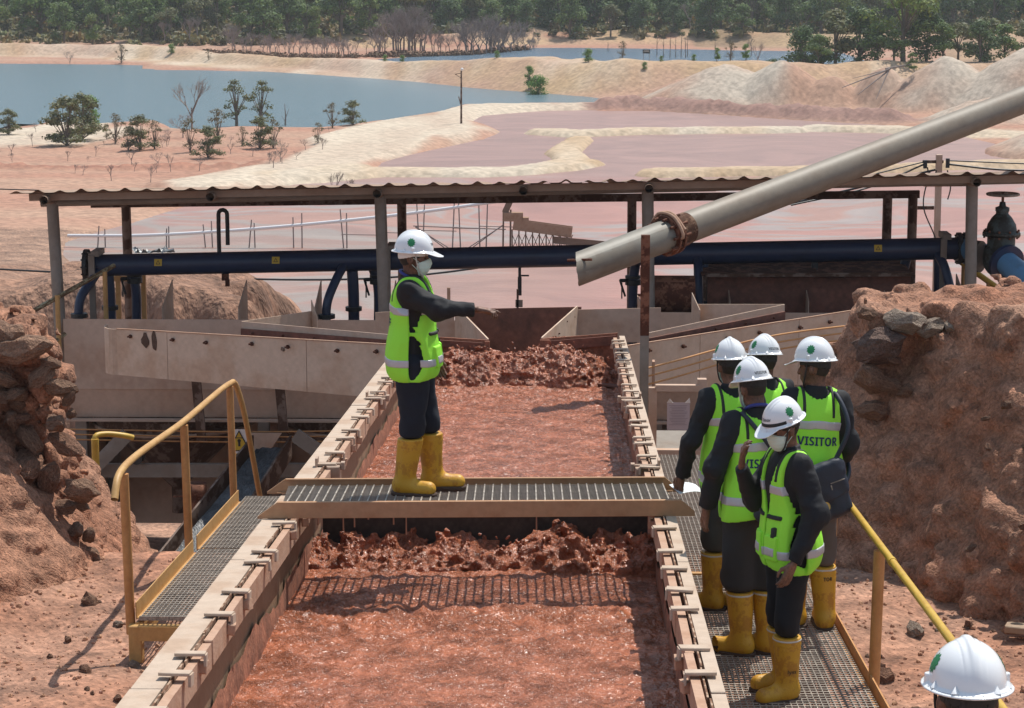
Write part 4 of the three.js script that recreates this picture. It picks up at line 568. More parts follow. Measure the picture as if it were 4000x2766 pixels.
// blue manifold
{
  const t = thing('water_manifold', 'thick dark blue water manifold pipe with branches under the canopy', 'pipe');
  const yM = (x) => 0.1 + (x + 7.25) * 0.0232;
  mesh('main_pipe', cyl([-7.15, yM(-7.15), -33], [6.05, yM(6.05), -33], 0.165, 24), bluePaint, t);
  const fl = (x, r, w) => mesh('flange', [cyl([x - w, yM(x), -33], [x + w, yM(x), -33], r, 24), ...Array.from({ length: 12 }, (_, k) => cyl([x - w - 0.02, yM(x) + Math.cos(k * 0.5236) * (r - 0.03), -33 + Math.sin(k * 0.5236) * (r - 0.03)], [x + w + 0.02, yM(x) + Math.cos(k * 0.5236) * (r - 0.03), -33 + Math.sin(k * 0.5236) * (r - 0.03)], 0.014, 6))], blackIron, t);
  fl(-7.22, 0.25, 0.03); fl(5.86, 0.24, 0.03); fl(5.95, 0.24, 0.02);
  for (const [x, hook] of [[-7.1, 1], [-2.66, 0], [1.22, 0], [5.6, 1]]) mesh('support', [bar([x, -1.3, -32.78], [x, yM(x) + 0.17, -32.78], 0.09, 0.05), box(0.12, 0.08, 0.45, x + 0.05, yM(x) + 0.2, -33)], greySteel, t);
  const branch = (pts, r = 0.068) => mesh('branch_pipe', tube(pts, r, 12, 24), bluePaint, t);
  const base = (x, y, z) => mesh('branch_flange', [cyl([x, y - 0.03, z], [x, y + 0.03, z], 0.125, 18)], blackIron, t);
  for (const [x, s] of [[-7.0, -1], [-3.3, -1], [1.97, 0], [5.5, 1]]) {
    branch([[x, yM(x) - 0.02, -32.95], [x + s * 0.1, yM(x) - 0.2, -32.75], [x + s * 0.22, -0.3, -32.55], [x + s * 0.25, -0.45, -32.5], [x + s * 0.25, -1.1, -32.5]]); base(x + s * 0.25, -0.58, -32.5);
    branch([[x + 0.08, yM(x) - 0.05, -33.05], [x + 0.1, -0.3, -33.05], [x + 0.1, -1.1, -33.05]], 0.085); base(x + 0.1, -0.55, -33.05);
    branch([[x - s * 0.35 + (s ? 0 : -0.9), yM(x) - 0.05, -33.2], [x - s * 0.45 + (s ? 0 : -0.95), -0.2, -33.25], [x - s * 0.45 + (s ? 0 : -0.95), -1.1, -33.25]], 0.075);
    const vx = x - s * 0.45 + (s ? 0 : -0.95), v = mesh('butterfly_valve', [cyl([vx, -0.2, -33.25], [vx, -0.12, -33.25], 0.12, 16), cyl([vx, -0.1, -33.25], [vx, -0.06, -33.25], 0.12, 16), cyl([vx, -0.13, -33.25], [vx - 0.2, -0.13, -33.2], 0.03, 8)], blackIron, t); mesh('lever', [bar([vx - 0.2, -0.12, -33.2], [vx - 0.12, -0.36, -33.12], 0.025, 0.02), bar([vx - 0.17, -0.16, -33.2], [vx - 0.17, -0.4, -33.16], 0.02, 0.02)], blackIron, v);
  }
  mesh('vent_hook', tube([[-5.21, yM(-5.2), -33], [-5.21, 0.8, -33], [-5.2, 0.92, -33], [-5.15, 0.95, -33], [-5.09, 0.92, -33], [-5.08, 0.8, -33], [-5.08, 0.42, -33]], 0.032, 8, 40), blackIron, t);
  mesh('drain_rod', [cyl([-0.69, yM(-0.7) - 0.1, -33], [-0.69, -0.33, -33], 0.022, 8), cyl([-0.69, -0.03, -33], [-0.55, -0.03, -33], 0.014, 6), cyl([-0.69, -0.33, -33], [-0.69, -0.05, -33], 0.03, 8)], blackIron, t);
  mesh('drain_valve', [box(0.09, 0.08, 0.08, 3.72, yM(3.7) - 0.2, -32.95), tube([[3.74, yM(3.7) - 0.22, -32.93], [3.76, yM(3.7) - 0.3, -32.93], [3.74, yM(3.7) - 0.38, -32.93]], 0.012, 6)], blackIron, t);
  mesh('drain_valve', [box(0.1, 0.1, 0.08, -5.12, yM(-5.1) - 0.21, -32.95), box(0.06, 0.1, 0.06, -5.09, yM(-5.1) - 0.3, -32.95)], rustMat, t);
  for (const x of [-6.11, -4.34, 4.64]) { const s = mesh('warning_sticker', box(0.115, 0.105, 0.004, x, yM(x) + 0.045, -32.838, 0, -0.28), stickerMat, t); const tri = new THREE.Shape(); tri.moveTo(-0.035, -0.03); tri.lineTo(0.035, -0.03); tri.lineTo(0, 0.035); tri.closePath(); const hole = new THREE.Path(); hole.moveTo(-0.022, -0.022); hole.lineTo(0, 0.02); hole.lineTo(0.022, -0.022); hole.closePath(); tri.holes.push(hole); const tg = new THREE.ShapeGeometry(tri); tg.rotateX(-0.28); tg.translate(x, yM(x) + 0.048, -32.8335); mesh('symbol', tg, inkMat, s); }
}
{ // gate valve and the light blue supply pipe
  const c = [6.27, 0.4, -31.9], t = thing('gate_valve', 'dark green gate valve with handwheel on the blue supply pipe', 'valve', c), gv = mat([0.06, 0.085, 0.085], { tex: TX.rust, ts: 1, roughness: 0.5 });
  const lathe = (P, m, n, p = [0, 0, 0]) => { const g = new THREE.LatheGeometry(P.map(([a, b]) => new THREE.Vector2(a, b)), 24); g.translate(...p); return mesh(n, g, m, t); };
  const body = new THREE.SphereGeometry(0.27, 22, 16); body.scale(0.95, 1.05, 0.85); mesh('body', [body, cyl([0, 0.1, 0], [0, 0.33, 0], 0.2, 20)], gv, t);
  lathe([[0.0, 0.33], [0.27, 0.33], [0.27, 0.37], [0.26, 0.39], [0.22, 0.4], [0.2, 0.5], [0.14, 0.6], [0.09, 0.65], [0.09, 0.68], [0.1, 0.69], [0.1, 0.74], [0.05, 0.76], [0.04, 0.82], [0, 0.82]], gv, 'bonnet');
  const bl = []; for (let k = 0; k < 10; k++) bl.push(cyl([Math.cos(k * 0.628) * 0.245, 0.3, Math.sin(k * 0.628) * 0.245], [Math.cos(k * 0.628) * 0.245, 0.42, Math.sin(k * 0.628) * 0.245], 0.017, 6)); mesh('bonnet_bolts', bl, rustMat, t);
  mesh('stem', cyl([0, 0.8, 0], [0, 0.96, 0], 0.02, 8), rustMat, t);
  const w = new THREE.TorusGeometry(0.22, 0.02, 8, 30); w.rotateX(Math.PI / 2); w.translate(0, 0.93, 0); const sp = []; for (let k = 0; k < 3; k++) sp.push(cyl([Math.cos(k * 1.047) * 0.21, 0.93, Math.sin(k * 1.047) * 0.21], [-Math.cos(k * 1.047) * 0.21, 0.93, -Math.sin(k * 1.047) * 0.21], 0.012, 6)); mesh('handwheel', [w, ...sp], galv, t);
  const dir = V(0.75, -0.62, 2).normalize(), q = (s, o = [0, 0, 0]) => [0.03 + dir.x * s + o[0], -0.02 + dir.y * s + o[1], 0.16 + dir.z * s + o[2]];
  mesh('flange', [cyl(q(0.02), q(0.08), 0.27, 24)], bluePaint, t); mesh('side_flange', cyl([-0.24, 0, -0.2], [-0.3, 0, -0.24], 0.23, 24), blackIron, t);
  const s = thing('supply_pipe', 'light blue water pipe running from the gate valve towards the bank', 'pipe'); mesh('pipe', cyl(q(0.05, c), q(4.2, c), 0.17, 22), lightBlue, s);
  mesh('elbow', tube([[5.95, 0.41, -33], [6.05, 0.41, -32.6], [6.12, 0.4, -32.2]], 0.16, 16, 12), lightBlue, s);
}
// the big discharge pipe, its flange and the post it rests on
{
  const t = thing('discharge_pipe', 'large cream discharge pipe slanting down over the sluice with rusty flange', 'pipe'), A = V(0.15, 1.17, -25.2), D = V(6.28, 1.535, -6.3), len = D.length(), u = D.clone().normalize(), at = (m) => A.clone().addScaledVector(u, m).toArray(), r = 0.19;
  const pm = mat([0.235, 0.2, 0.155], { tex: TX.dust, ts: 0.5, roughness: 0.55 }), pm2 = mat([0.22, 0.205, 0.17], { tex: TX.dust, ts: 0.5, roughness: 0.55 });
  const open = (a, b, rad, m, n) => mesh(n, [cyl(at(a), at(b), rad, 36, rad, true), cyl(at(a), at(b), rad - 0.012, 36, rad - 0.012, true)], m, t);
  // slanted mouth cut like the photograph's: longer on top
  { const g = between(new THREE.CylinderGeometry(r, r, 1.52, 44, 10, true), at(-0.05), at(1.47)), p = g.attributes.position, n = 45; for (let i = 0; i < p.count; i++) { const row = Math.floor(i / n), f = row / 10, x = p.getX(i), y = p.getY(i), k = sstep(0.45, 1, f); const tt = (0.13 + 0.35 * (1.2 - y) * 0.3 - x) / u.x * k + 0.01 * noise3(y * 30, 0, x * 30) * k; p.setXYZ(i, x + u.x * tt, y + u.y * tt, p.getZ(i) + u.z * tt); } g.computeVertexNormals(); mesh('end_length', g, pm2, t); }
  open(1.62, len + 9, r, pm, 'main_length');
  for (const m of [1.49, 1.58]) mesh('flange', aim(ring(0.25, 0.18, 0.035, 26), u.toArray(), at(m)), rustMat, t);
  const v1 = new THREE.Vector3().crossVectors(u, Y3).normalize(), v2 = new THREE.Vector3().crossVectors(u, v1); for (let k = 0; k < 10; k++) { const o = v1.clone().multiplyScalar(Math.cos(k * 0.628) * 0.222).addScaledVector(v2, Math.sin(k * 0.628) * 0.222), a = V(...at(1.4)).add(o), b = V(...at(1.69)).add(o); mesh('flange_bolt', cyl(a.toArray(), b.toArray(), 0.018, 7), rustMat, t); }
  mesh('rust_collar', cyl(at(1.62), at(1.86), r + 0.003, 36, r + 0.003, true), mat([0.2, 0.12, 0.075], { tex: TX.rust, ts: 2, bump: TX.gritB, bs: 0.003, bts: 3, roughness: 0.95 }), t);
  mesh('rope', tube([at(1.5), ...[0, 1, 2, 3, 4, 5, 6].map((k) => { const o = V(...at(1.5 + k * 0.01)).addScaledVector(v1, Math.cos(k) * 0.27).addScaledVector(v2, -Math.abs(Math.sin(k)) * 0.28); return o.toArray(); })], 0.02, 6, 40), plankMat, t);
  mesh('eye_bolt', cyl([0.02, 1.28, -25.1], [0.3, 1.3, -25.03], 0.015, 6), rustMat, t);
  const p = thing('support_post', 'rusty brown steel post holding up the discharge pipe', 'post'); mesh('upper_post', bar([0.9, 1.6, -24.9], [0.9, 0.45, -24.9], 0.1, 0.07, 0.004), rustMat, p); mesh('lower_post', bar([0.9, 0.45, -24.9], [0.9, -4.3, -24.9], 0.1, 0.07, 0.004), greySteel, p); mesh('cradle_arm', bar([0.9, 1.0, -24.95], [0.9, 1.12, -25.5], 0.08, 0.06), rustMat, p);
  tag(mesh('far_pipe_post', cyl([9.6, -4.3, -35], [9.6, 3.1, -35], 0.09, 12), greySteel), 'steel post beyond the canopy holding the discharge pipe', 'post');
}
{ // conduits clipped along the right launder
  const t = thing('conduit_bundle', 'three orange conduits clipped along the right launder', 'conduit');
  for (let k = 0; k < 3; k++) mesh('conduit', tube([[0.95, -0.16 - k * 0.1, -26.1], [1.25, -0.13 - k * 0.1, -26.35], [2.6, 0.03 - k * 0.095 - 0.1, -27.9], [4.2, 0.06 - k * 0.09 - 0.22, -29.6]], 0.012, 6, 30), orangePaint, t);
  mesh('clip_plate', box(0.03, 0.36, 0.14, 1.06, -0.27, -26.25), plankMat, t);
}
{ // notice and frame below the right launder
  const t = thing('notice_board', 'pink printed notice sheet fixed to a steel frame beside the sluice', 'notice', [1.25, -0.3, -24]);
  mesh('frame', [box(0.5, 0.07, 0.08, 0, 0.3, -0.1), box(0.1, 1.4, 0.1, 0.26, -0.3, -0.12), box(0.09, 1.2, 0.08, -0.28, -0.3, -0.12), box(0.55, 0.06, 0.1, 0, -0.42, -0.08)], tankPaint, t);
  mesh('paper', box(0.25, 0.31, 0.004, 0, 0, 0), mat([0.5, 0.42, 0.43], { roughness: 0.8 }), t);
  const lines = []; for (let k = 0; k < 13; k++) lines.push(box(0.2 - (k % 4) * 0.02, 0.004, 0.001, -0.005 + (k % 3) * 0.004, 0.12 - k * 0.018, 0.0032)); mesh('print', lines, mat([0.25, 0.2, 0.22], { roughness: 0.8 }), t);
  mesh('torn_corner', [plate([[-0.13, 0.15, 0], [-0.06, 0.155, 0.02], [-0.1, 0.2, 0.02]], 0.003), plate([[0.13, 0.15, 0], [0.07, 0.155, 0.02], [0.12, 0.21, 0.02]], 0.003)], whitePlate, t);
  const b = thing('machine_base', 'cream steel machine base below the notice', 'machine base', [1.6, -1.6, -24.6]); mesh('housing', bbox(1.3, 1.5, 0.9, 0, 0.1, 0, 0.02), tankPaint, b); mesh('lid', bbox(1.4, 0.05, 1, 0, 0.88, 0, 0.01), greySteel, b); mesh('slot', box(0.4, 0.1, 0.02, -0.3, 0.5, 0.46), inkMat, b);
}
{ // warning sign
  const t = thing('warning_sign', 'yellow head bump warning sign on a white board below the left jig', 'sign', [-4.55, -2.12, -30.2]);
  mesh('board', box(0.3, 0.62, 0.012, 0, 0, 0), whitePlate, t); const tri = new THREE.Shape(); tri.moveTo(-0.14, -0.02); tri.lineTo(0.14, -0.02); tri.lineTo(0, 0.25); tri.closePath(); const g = new THREE.ExtrudeGeometry(tri, { depth: 0.004, bevelEnabled: false }); g.translate(0, 0.03, 0.006); mesh('triangle', g, stickerMat, t);
  const rim = [plate([[-0.15, 0.0, 0.012], [0.15, 0.0, 0.012], [0.15, 0.014, 0.012], [-0.15, 0.014, 0.012]], 0.003), bar([-0.15, 0.0, 0.012], [0, 0.29, 0.012], 0.004, 0.014), bar([0.15, 0.0, 0.012], [0, 0.29, 0.012], 0.004, 0.014)]; mesh('rim', rim, inkMat, t);
  mesh('symbol', [new THREE.CircleGeometry(0.025, 12).translate(0, 0.15, 0.013), box(0.09, 0.012, 0.002, 0, 0.19, 0.012), box(0.03, 0.06, 0.002, 0, 0.1, 0.012)], inkMat, t);
  mesh('text_panel', box(0.28, 0.17, 0.004, 0, -0.12, 0.008), stickerMat, t);
  signText.push([t, ['HATI-HATI', 'KEPALA', 'TERBENTUR'], 0.034, -0.075]);
}
// yellow handrails beside the jigs
{
  const t = thing('handrail', 'weathered yellow handrail climbing to the left jig', 'handrail');
  mesh('rail', [cyl([-7.75, -0.36, -30.4], [-6.6, 0.24, -32], 0.035, 10), cyl([-7.7, -1.05, -30.3], [-7.15, -0.62, -31.1], 0.03, 10)], mat([0.36, 0.32, 0.2], { tex: TX.rust, ts: 2 }), t); for (const [x, z, y] of [[-7.22, -31, -0.05], [-6.7, -31.8, 0.18]]) mesh('rail_post', cyl([x, -1.9, z], [x, y, z], 0.035, 10), yellowPaint, t);
  mesh('fresh_end', cyl([-7.12, -0.72, -30.2], [-7.27, -0.98, -30.1], 0.04, 10), brightYellow, t);
  const r = thing('guard_rail', 'yellow guard rail frame behind the left end of the manifold', 'guard rail'); mesh('rail', bar([-7.2, -0.27, -34.2], [-6.6, -0.27, -34.2], 0.06, 0.08), yellowPaint, r); for (const x of [-7.0, -6.6]) mesh('rail_post', bar([x, -1.6, -34.2], [x, 0.1, -34.2], 0.07, 0.07), yellowPaint, r);
  const q = thing('handrail', 'yellow handrail descending from the right end of the canopy', 'handrail'); mesh('rail', cyl([6.0, 0.12, -33.8], [6.9, -0.5, -33.2], 0.045, 10), brightYellow, q); for (const [x, y, z] of [[6.08, 0.04, -33.75], [6.42, -0.18, -33.5], [6.66, -0.34, -33.35]]) mesh('rail_post', cyl([x, -2, z], [x, y, z], 0.035, 10), yellowPaint, q);
  const l = thing('ladder_rail', 'bright yellow stair rail beside the foot of the left rock bank', 'handrail'); mesh('rail', tube([[-4.9, -0.32, -22.5], [-4.9, -0.24, -22.52], [-4.82, -0.23, -22.6], [-4.62, -0.27, -22.7], [-4.55, -0.3, -22.75]], 0.03, 8), brightYellow, l); for (const [x, y, z] of [[-4.9, -0.26, -22.5]]) mesh('rail_post', cyl([x, -4.2, z], [x, y, z], 0.04, 10), brightYellow, l);
  mesh('stringer', tube([[-4.88, -0.5, -22.05], [-4.9, -0.42, -22.0], [-4.87, -0.48, -21.95], [-4.86, -1.9, -21.9]], 0.05, 8), brightYellow, l); mesh('lower_brace', cyl([-4.84, -0.7, -21.95], [-4.7, -2.0, -21.8], 0.03, 8), brightYellow, l);
}
{ // pumps, chute and tank in the shade below
  const wet = mat([0.1, 0.105, 0.11], { roughness: 0.38, tex: TX.grit, bump: TX.mud, bs: 0.01, bts: 2 });
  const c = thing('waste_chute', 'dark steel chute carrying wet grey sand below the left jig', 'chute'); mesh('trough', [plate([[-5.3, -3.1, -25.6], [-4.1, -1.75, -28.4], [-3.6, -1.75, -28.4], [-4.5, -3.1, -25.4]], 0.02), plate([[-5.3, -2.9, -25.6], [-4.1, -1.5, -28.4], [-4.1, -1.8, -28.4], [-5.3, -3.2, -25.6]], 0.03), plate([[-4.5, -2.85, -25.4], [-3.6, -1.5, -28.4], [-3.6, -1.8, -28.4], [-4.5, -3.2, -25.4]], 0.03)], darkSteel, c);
  mesh('wet_sand', sheet(20, 40, (u, v) => { const a = [lerp(-5.2, -4.55, u), -3.05, lerp(-25.6, -25.45, u)], b = [lerp(-4.05, -3.65, u), -1.7, -28.35]; return [lerp(a[0], b[0], v), lerp(a[1], b[1], v) + 0.03 + fbm(u * 4, v * 9, 1, 3) * 0.05, lerp(a[2], b[2], v)]; }), wet, c);
  const p = thing('sump_tank', 'dark blue sump tank standing in the pit', 'tank', [-4.9, -3.6, -25.2]); mesh('shell', [box(1.7, 0.7, 0.04, 0, 0.1, 0.6), box(0.05, 0.9, 1.2, -0.85, 0, 0), box(0.14, 1.1, 0.14, 0.85, 0.2, 0.6), box(0.05, 0.9, 1.2, 0.85, 0, 0), box(1.7, 0.05, 1.2, 0, -0.3, 0)], bluePaint, p);
  const w = thing('settling_pool', 'grey wet pool on the pit floor', 'pool'); mesh('surface', plate([[-4.1, -4.16, -21], [-2.2, -4.16, -21], [-2.2, -4.16, -26], [-4.1, -4.16, -26]], 0.02), wet, w); const w2 = thing('settling_pool', 'dark wet pool below the right earth bank', 'pool'); mesh('surface', plate([[1.2, -4.16, -21], [6, -4.16, -21], [6, -4.16, -29], [1.2, -4.16, -29]], 0.02), wet, w2);
  const r = thing('pit_chute', 'steel chute with wet grey sand below the right bank', 'chute'); mesh('trough', [plate([[2.0, -1.7, -26], [3.6, -3.2, -24.4], [3.9, -3.2, -25.2], [2.4, -1.7, -26.8]], 0.03), bar([2.2, -2.0, -26.2], [3.9, -3.4, -24.6], 0.08, 0.1)], wet, r); mesh('beam', bar([1.0, -1.55, -26.6], [5, -1.62, -26.6], 0.12, 0.24), greySteel, r);
  const m = thing('slurry_pump', 'rusty vertical pump hanging below the left jig', 'pump', [-5.05, -2.6, -29.4]); const g = new THREE.LatheGeometry([[0, 0.2], [0.16, 0.2], [0.16, 0.05], [0.07, -0.02], [0.05, -0.4], [0.03, -0.9], [0, -0.9]].map(([a, b]) => new THREE.Vector2(a, b)), 16); mesh('casing', g, rustMat, m); mesh('hand_bar', cyl([-0.3, 0.02, 0], [0.3, 0.02, 0], 0.015, 6), rustMat, m);
}

// ---------- trees, shrubs and things on the flats ----------
const leafMats = [[0.11, 0.18, 0.038], [0.075, 0.13, 0.036], [0.15, 0.215, 0.042], [0.14, 0.15, 0.06], [0.15, 0.26, 0.06], [0.15, 0.13, 0.07]].map((c) => mat(c, { phys: true, transmission: 0.35, thickness: 0, roughness: 0.95, side: THREE.DoubleSide, vertexColors: true }));
const barkMat = mat([0.16, 0.125, 0.1], { roughness: 0.95 }), greyBark = mat([0.26, 0.215, 0.19], { roughness: 0.95 }), twigMat = mat([0.25, 0.2, 0.185], { roughness: 0.95 });
function leafCloud(n, centers, size, jitter) {   // many small faces spread through clumps
  const pos = new Float32Array(n * 18), nor = new Float32Array(n * 18), col = new Float32Array(n * 18), A = V(0, 0, 0), B = V(0, 0, 0), N = V(0, 0, 0);
  for (let i = 0; i < n; i++) {
    const c = centers[Math.floor(rnd() * centers.length)], th = rr(0, 6.283), ph = Math.acos(rr(-0.75, 1)), rad = c[3] * Math.pow(rnd(), 0.38) * (1 + jitter * (rnd() - 0.5));
    N.set(Math.sin(ph) * Math.cos(th), Math.cos(ph), Math.sin(ph) * Math.sin(th)); const px = c[0] + N.x * rad, py = c[1] + N.y * rad * (c[4] || 0.75), pz = c[2] + N.z * rad;
    N.x += rr(-0.8, 0.8); N.y += rr(-0.4, 0.9); N.z += rr(-0.8, 0.8); N.normalize(); A.set(rr(-1, 1), rr(-1, 1), rr(-1, 1)).cross(N).normalize(); B.crossVectors(N, A);
    const s = size * rr(0.55, 1.25), t = s * rr(0.5, 0.9), q = [[-s, 0], [0, -t], [s, 0], [-s, 0], [s, 0], [0, t]], k = rr(0.6, 1.35), kr = k * rr(0.85, 1.25);
    for (let v = 0; v < 6; v++) { const o = i * 18 + v * 3; for (const [e, ax] of [[0, 'x'], [1, 'y'], [2, 'z']]) { pos[o + e] = [px, py, pz][e] + A[ax] * q[v][0] + B[ax] * q[v][1]; nor[o + e] = N[ax]; } col[o] = kr; col[o + 1] = k; col[o + 2] = k * 0.9; }
  }
  const g = new THREE.BufferGeometry(); g.setAttribute('position', new THREE.BufferAttribute(pos, 3)); g.setAttribute('normal', new THREE.BufferAttribute(nor, 3)); g.setAttribute('color', new THREE.BufferAttribute(col, 3)); g.setAttribute('uv', new THREE.BufferAttribute(new Float32Array(n * 12), 2)); return g;
}
function twigs(list, p, dir, len, r, depth, spread, up) {
  const q = p.clone().addScaledVector(dir, len); list.push(cyl(p.toArray(), q.toArray(), r, r > 0.04 ? 6 : 3, r * 0.62, true)); if (depth <= 0) return;
  const n = depth > 2 ? 3 : 4; for (let i = 0; i < n; i++) { const d = dir.clone().add(V(rr(-1, 1), rr(-0.4, 0.8) + up, rr(-1, 1)).multiplyScalar(spread)).normalize(); twigs(list, p.clone().addScaledVector(dir, len * rr(0.55, 1)), d, len * rr(0.55, 0.8), r * 0.55, depth - 1, spread, up); }
}
function makeTree(sd, kind, leaf, n, size, shape) {   // unit height 1
  reseed(sd); const br = [], C = [], base = shape.clear;
  br.push(cyl([0, -0.03, 0], [rr(-0.03, 0.03), base + 0.2, rr(-0.03, 0.03)], 0.03, 7, 0.016));
  for (let i = 0; i < shape.lobes; i++) { const a = rr(0, 6.283), h = Math.pow(rnd(), 0.8), rad = shape.w * Math.sqrt(Math.max(0.05, Math.sin(Math.PI * (0.18 + 0.82 * h)))) * rr(0.3, 0.85), y = base + (0.95 - base) * h, lr = shape.r * rr(0.75, 1.25); C.push([Math.cos(a) * rad, y, Math.sin(a) * rad, lr, 0.75]); br.push(cyl([0, base * 0.8 + h * 0.2, 0], [Math.cos(a) * rad * 0.85, y - lr * 0.2, Math.sin(a) * rad * 0.85], 0.011, 4, 0.004)); }
  C.push([0, 0.93, 0, shape.r * 0.9, 0.8]);
  return { crown: leafCloud(n, C, size, 0.5), trunk: metreUV(mergeGeometries(br.map((g) => { const h = g.toNonIndexed(); return h; }))), leaf };
}
function makeBare(sd, depth, spread, up, r = 0.022) { reseed(sd); const L = []; twigs(L, V(0, -0.02, 0), V(rr(-0.1, 0.1), 1, rr(-0.1, 0.1)).normalize(), 0.36, r, depth, spread, up); return metreUV(mergeGeometries(L.map((g) => g.toNonIndexed()))); }
const P = {
  round: makeTree(11, 0, 0, 2600, 0.027, { clear: 0.22, lobes: 16, w: 0.34, r: 0.16 }), dark: makeTree(12, 0, 1, 2800, 0.026, { clear: 0.1, lobes: 18, w: 0.3, r: 0.17 }),
  olive: makeTree(13, 0, 3, 2200, 0.025, { clear: 0.28, lobes: 14, w: 0.36, r: 0.14 }), tall: makeTree(14, 0, 2, 2200, 0.023, { clear: 0.25, lobes: 15, w: 0.22, r: 0.13 }),
  wide: makeTree(15, 0, 2, 4200, 0.02, { clear: 0.3, lobes: 22, w: 0.5, r: 0.15 }), sparse: makeTree(16, 0, 3, 800, 0.018, { clear: 0.25, lobes: 16, w: 0.22, r: 0.09 }),
  bush: makeTree(17, 0, 3, 2600, 0.023, { clear: 0.0, lobes: 20, w: 0.36, r: 0.13 }), bright: makeTree(18, 0, 4, 2000, 0.032, { clear: 0.05, lobes: 9, w: 0.32, r: 0.26 }), thin: makeTree(19, 0, 5, 900, 0.019, { clear: 0.05, lobes: 18, w: 0.34, r: 0.11 }),
};
const BARE = [makeBare(21, 5, 0.75, 0.22), makeBare(22, 5, 0.62, 0.3), makeBare(23, 5, 0.9, 0.1), makeBare(24, 3, 0.9, 0.0, 0.02)];
function tree(name, proto, x, z, h, label, category, group, wid = 1, leaf) {
  const t = thing(name, label, category, [x, landHeight(x, z) - 0.03 * h, z], rr(0, 6.283), group); t.scale.set(h * wid, h, h * wid);
  share('trunk', proto.trunk, barkMat, t); share('crown', proto.crown, leafMats[leaf ?? proto.leaf], t); return t;
}
function bare(x, z, h, k, label, group, wid = 1, m = twigMat) { const t = share(numbered('bare_tree'), BARE[k], m, scene); t.position.set(x, landHeight(x, z), z); t.rotation.y = rr(0, 6.28); t.scale.set(h * wid, h * 1.02, h * wid); tag(t, label, 'bare tree', group); return t; }
// the forest on the far slope
{
  reseed(31); const kinds = [['round', 'rounded mid green tree in the forest beyond the lakes'], ['dark', 'dense dark green tree in the forest beyond the lakes'], ['olive', 'dusty olive green tree in the forest beyond the lakes'], ['tall', 'slender light green tree in the forest beyond the lakes'], ['wide', 'spreading green tree in the forest beyond the lakes']];
  let n = 0; for (let row = 0; row < 13; row++) { const half = 355 * 0.262, step = 6.2 + row * 0.2; for (let x = -half + rr(0, 4); x < half + row * 2; x += step * rr(0.75, 1.3)) { const z = -(forestEdge(x) + 2 + row * 6.5) + rr(-3, 3); if (n >= 299) break; if (row < 2 && fbm(x * 0.05, 3, z * 0.05, 2) > 0.22 && x < 40) continue; if (x > 60 && row < 3 && rnd() < 0.5) continue; const k = rnd(), kd = k < 0.3 ? 0 : k < 0.62 ? 1 : k < 0.8 ? 2 : k < 0.9 ? 3 : 4, h = rr(6, 10.5) * (row === 0 ? 0.75 : 1); tree('forest_tree', P[kinds[kd][0]], x, z, h, kinds[kd][1], 'tree', 'forest trees, ' + ['rounded', 'dark', 'olive', 'slender', 'spreading'][kd], rr(0.95, 1.3)); n++; } }
  for (const [x, z, h] of [[-59.7, -331, 4.2], [-55.5, -329, 5], [-54.8, -332, 4.8], [-50, -331, 4], [20, -364, 5], [38, -362, 5.5], [-12, -366, 6]]) bare(x, z, h, 1, 'leafless grey brown tree at the foot of the forest', 'leafless trees at the forest edge', 1.2);
  // low scrub that closes the gaps between trunks
  reseed(33); const g = leafCloud(26, [[0, 0.35, 0, 0.6, 0.7]], 0.3, 0.5), N = 2600, im = new THREE.InstancedMesh(g, leafMats[3], N), M = new THREE.Matrix4(), q = new THREE.Quaternion(), e = new THREE.Euler(), c = new THREE.Color();
  for (let i = 0; i < N; i++) { const x = rr(-1, 1) * 105, d = forestEdge(x) + rr(-2, 80), s = rr(0.8, 2.2); e.set(0, rr(0, 6), 0); q.setFromEuler(e); M.compose(V(x, landHeight(x, -d), -d), q, V(s, s * rr(0.6, 1.1), s)); im.setMatrixAt(i, M); const k = rr(0.7, 1.3); im.setColorAt(i, c.setRGB(k * rr(0.9, 1.4), k, k * 0.9)); }
  im.name = 'forest_undergrowth'; im.castShadow = im.receiveShadow = true; scene.add(im); tag(im, 'tangled green undergrowth between the forest trees', 'undergrowth', null, 'stuff');
}
// bare thicket along the far lake
reseed(35);
for (const [x, z, h] of [[-35.7, -311.2, 2.78], [-33.7, -315.5, 2.52], [-30.4, -307.2, 2.74], [-27.7, -311.4, 3.09], [-25.4, -321.6, 5.73], [-23.8, -321.6, 6.37], [-22.2, -321.7, 5.41], [-20.3, -321.7, 2.55], [-17.7, -321.8, 3.18], [-14.4, -320.9, 5.38], [-11.9, -323.9, 5.73], [-10.2, -327.5, 5.19], [-8.3, -333.2, 4.61], [-50.2, -323.4, 2.98], [-46.4, -320.6, 2.6], [-42.9, -316.2, 2.85], [-40, -313.4, 2.52], [-6.4, -336.4, 2.65]]) for (let k = 0; k < 7; k++) bare(x + rr(-2.2, 2.2), z - rr(0, 7), h * rr(0.75, 1.25), Math.floor(rr(0, 3)), 'leafless brown tree in the thicket on the lake shore', 'bare thicket on the lake shore', 1.15);
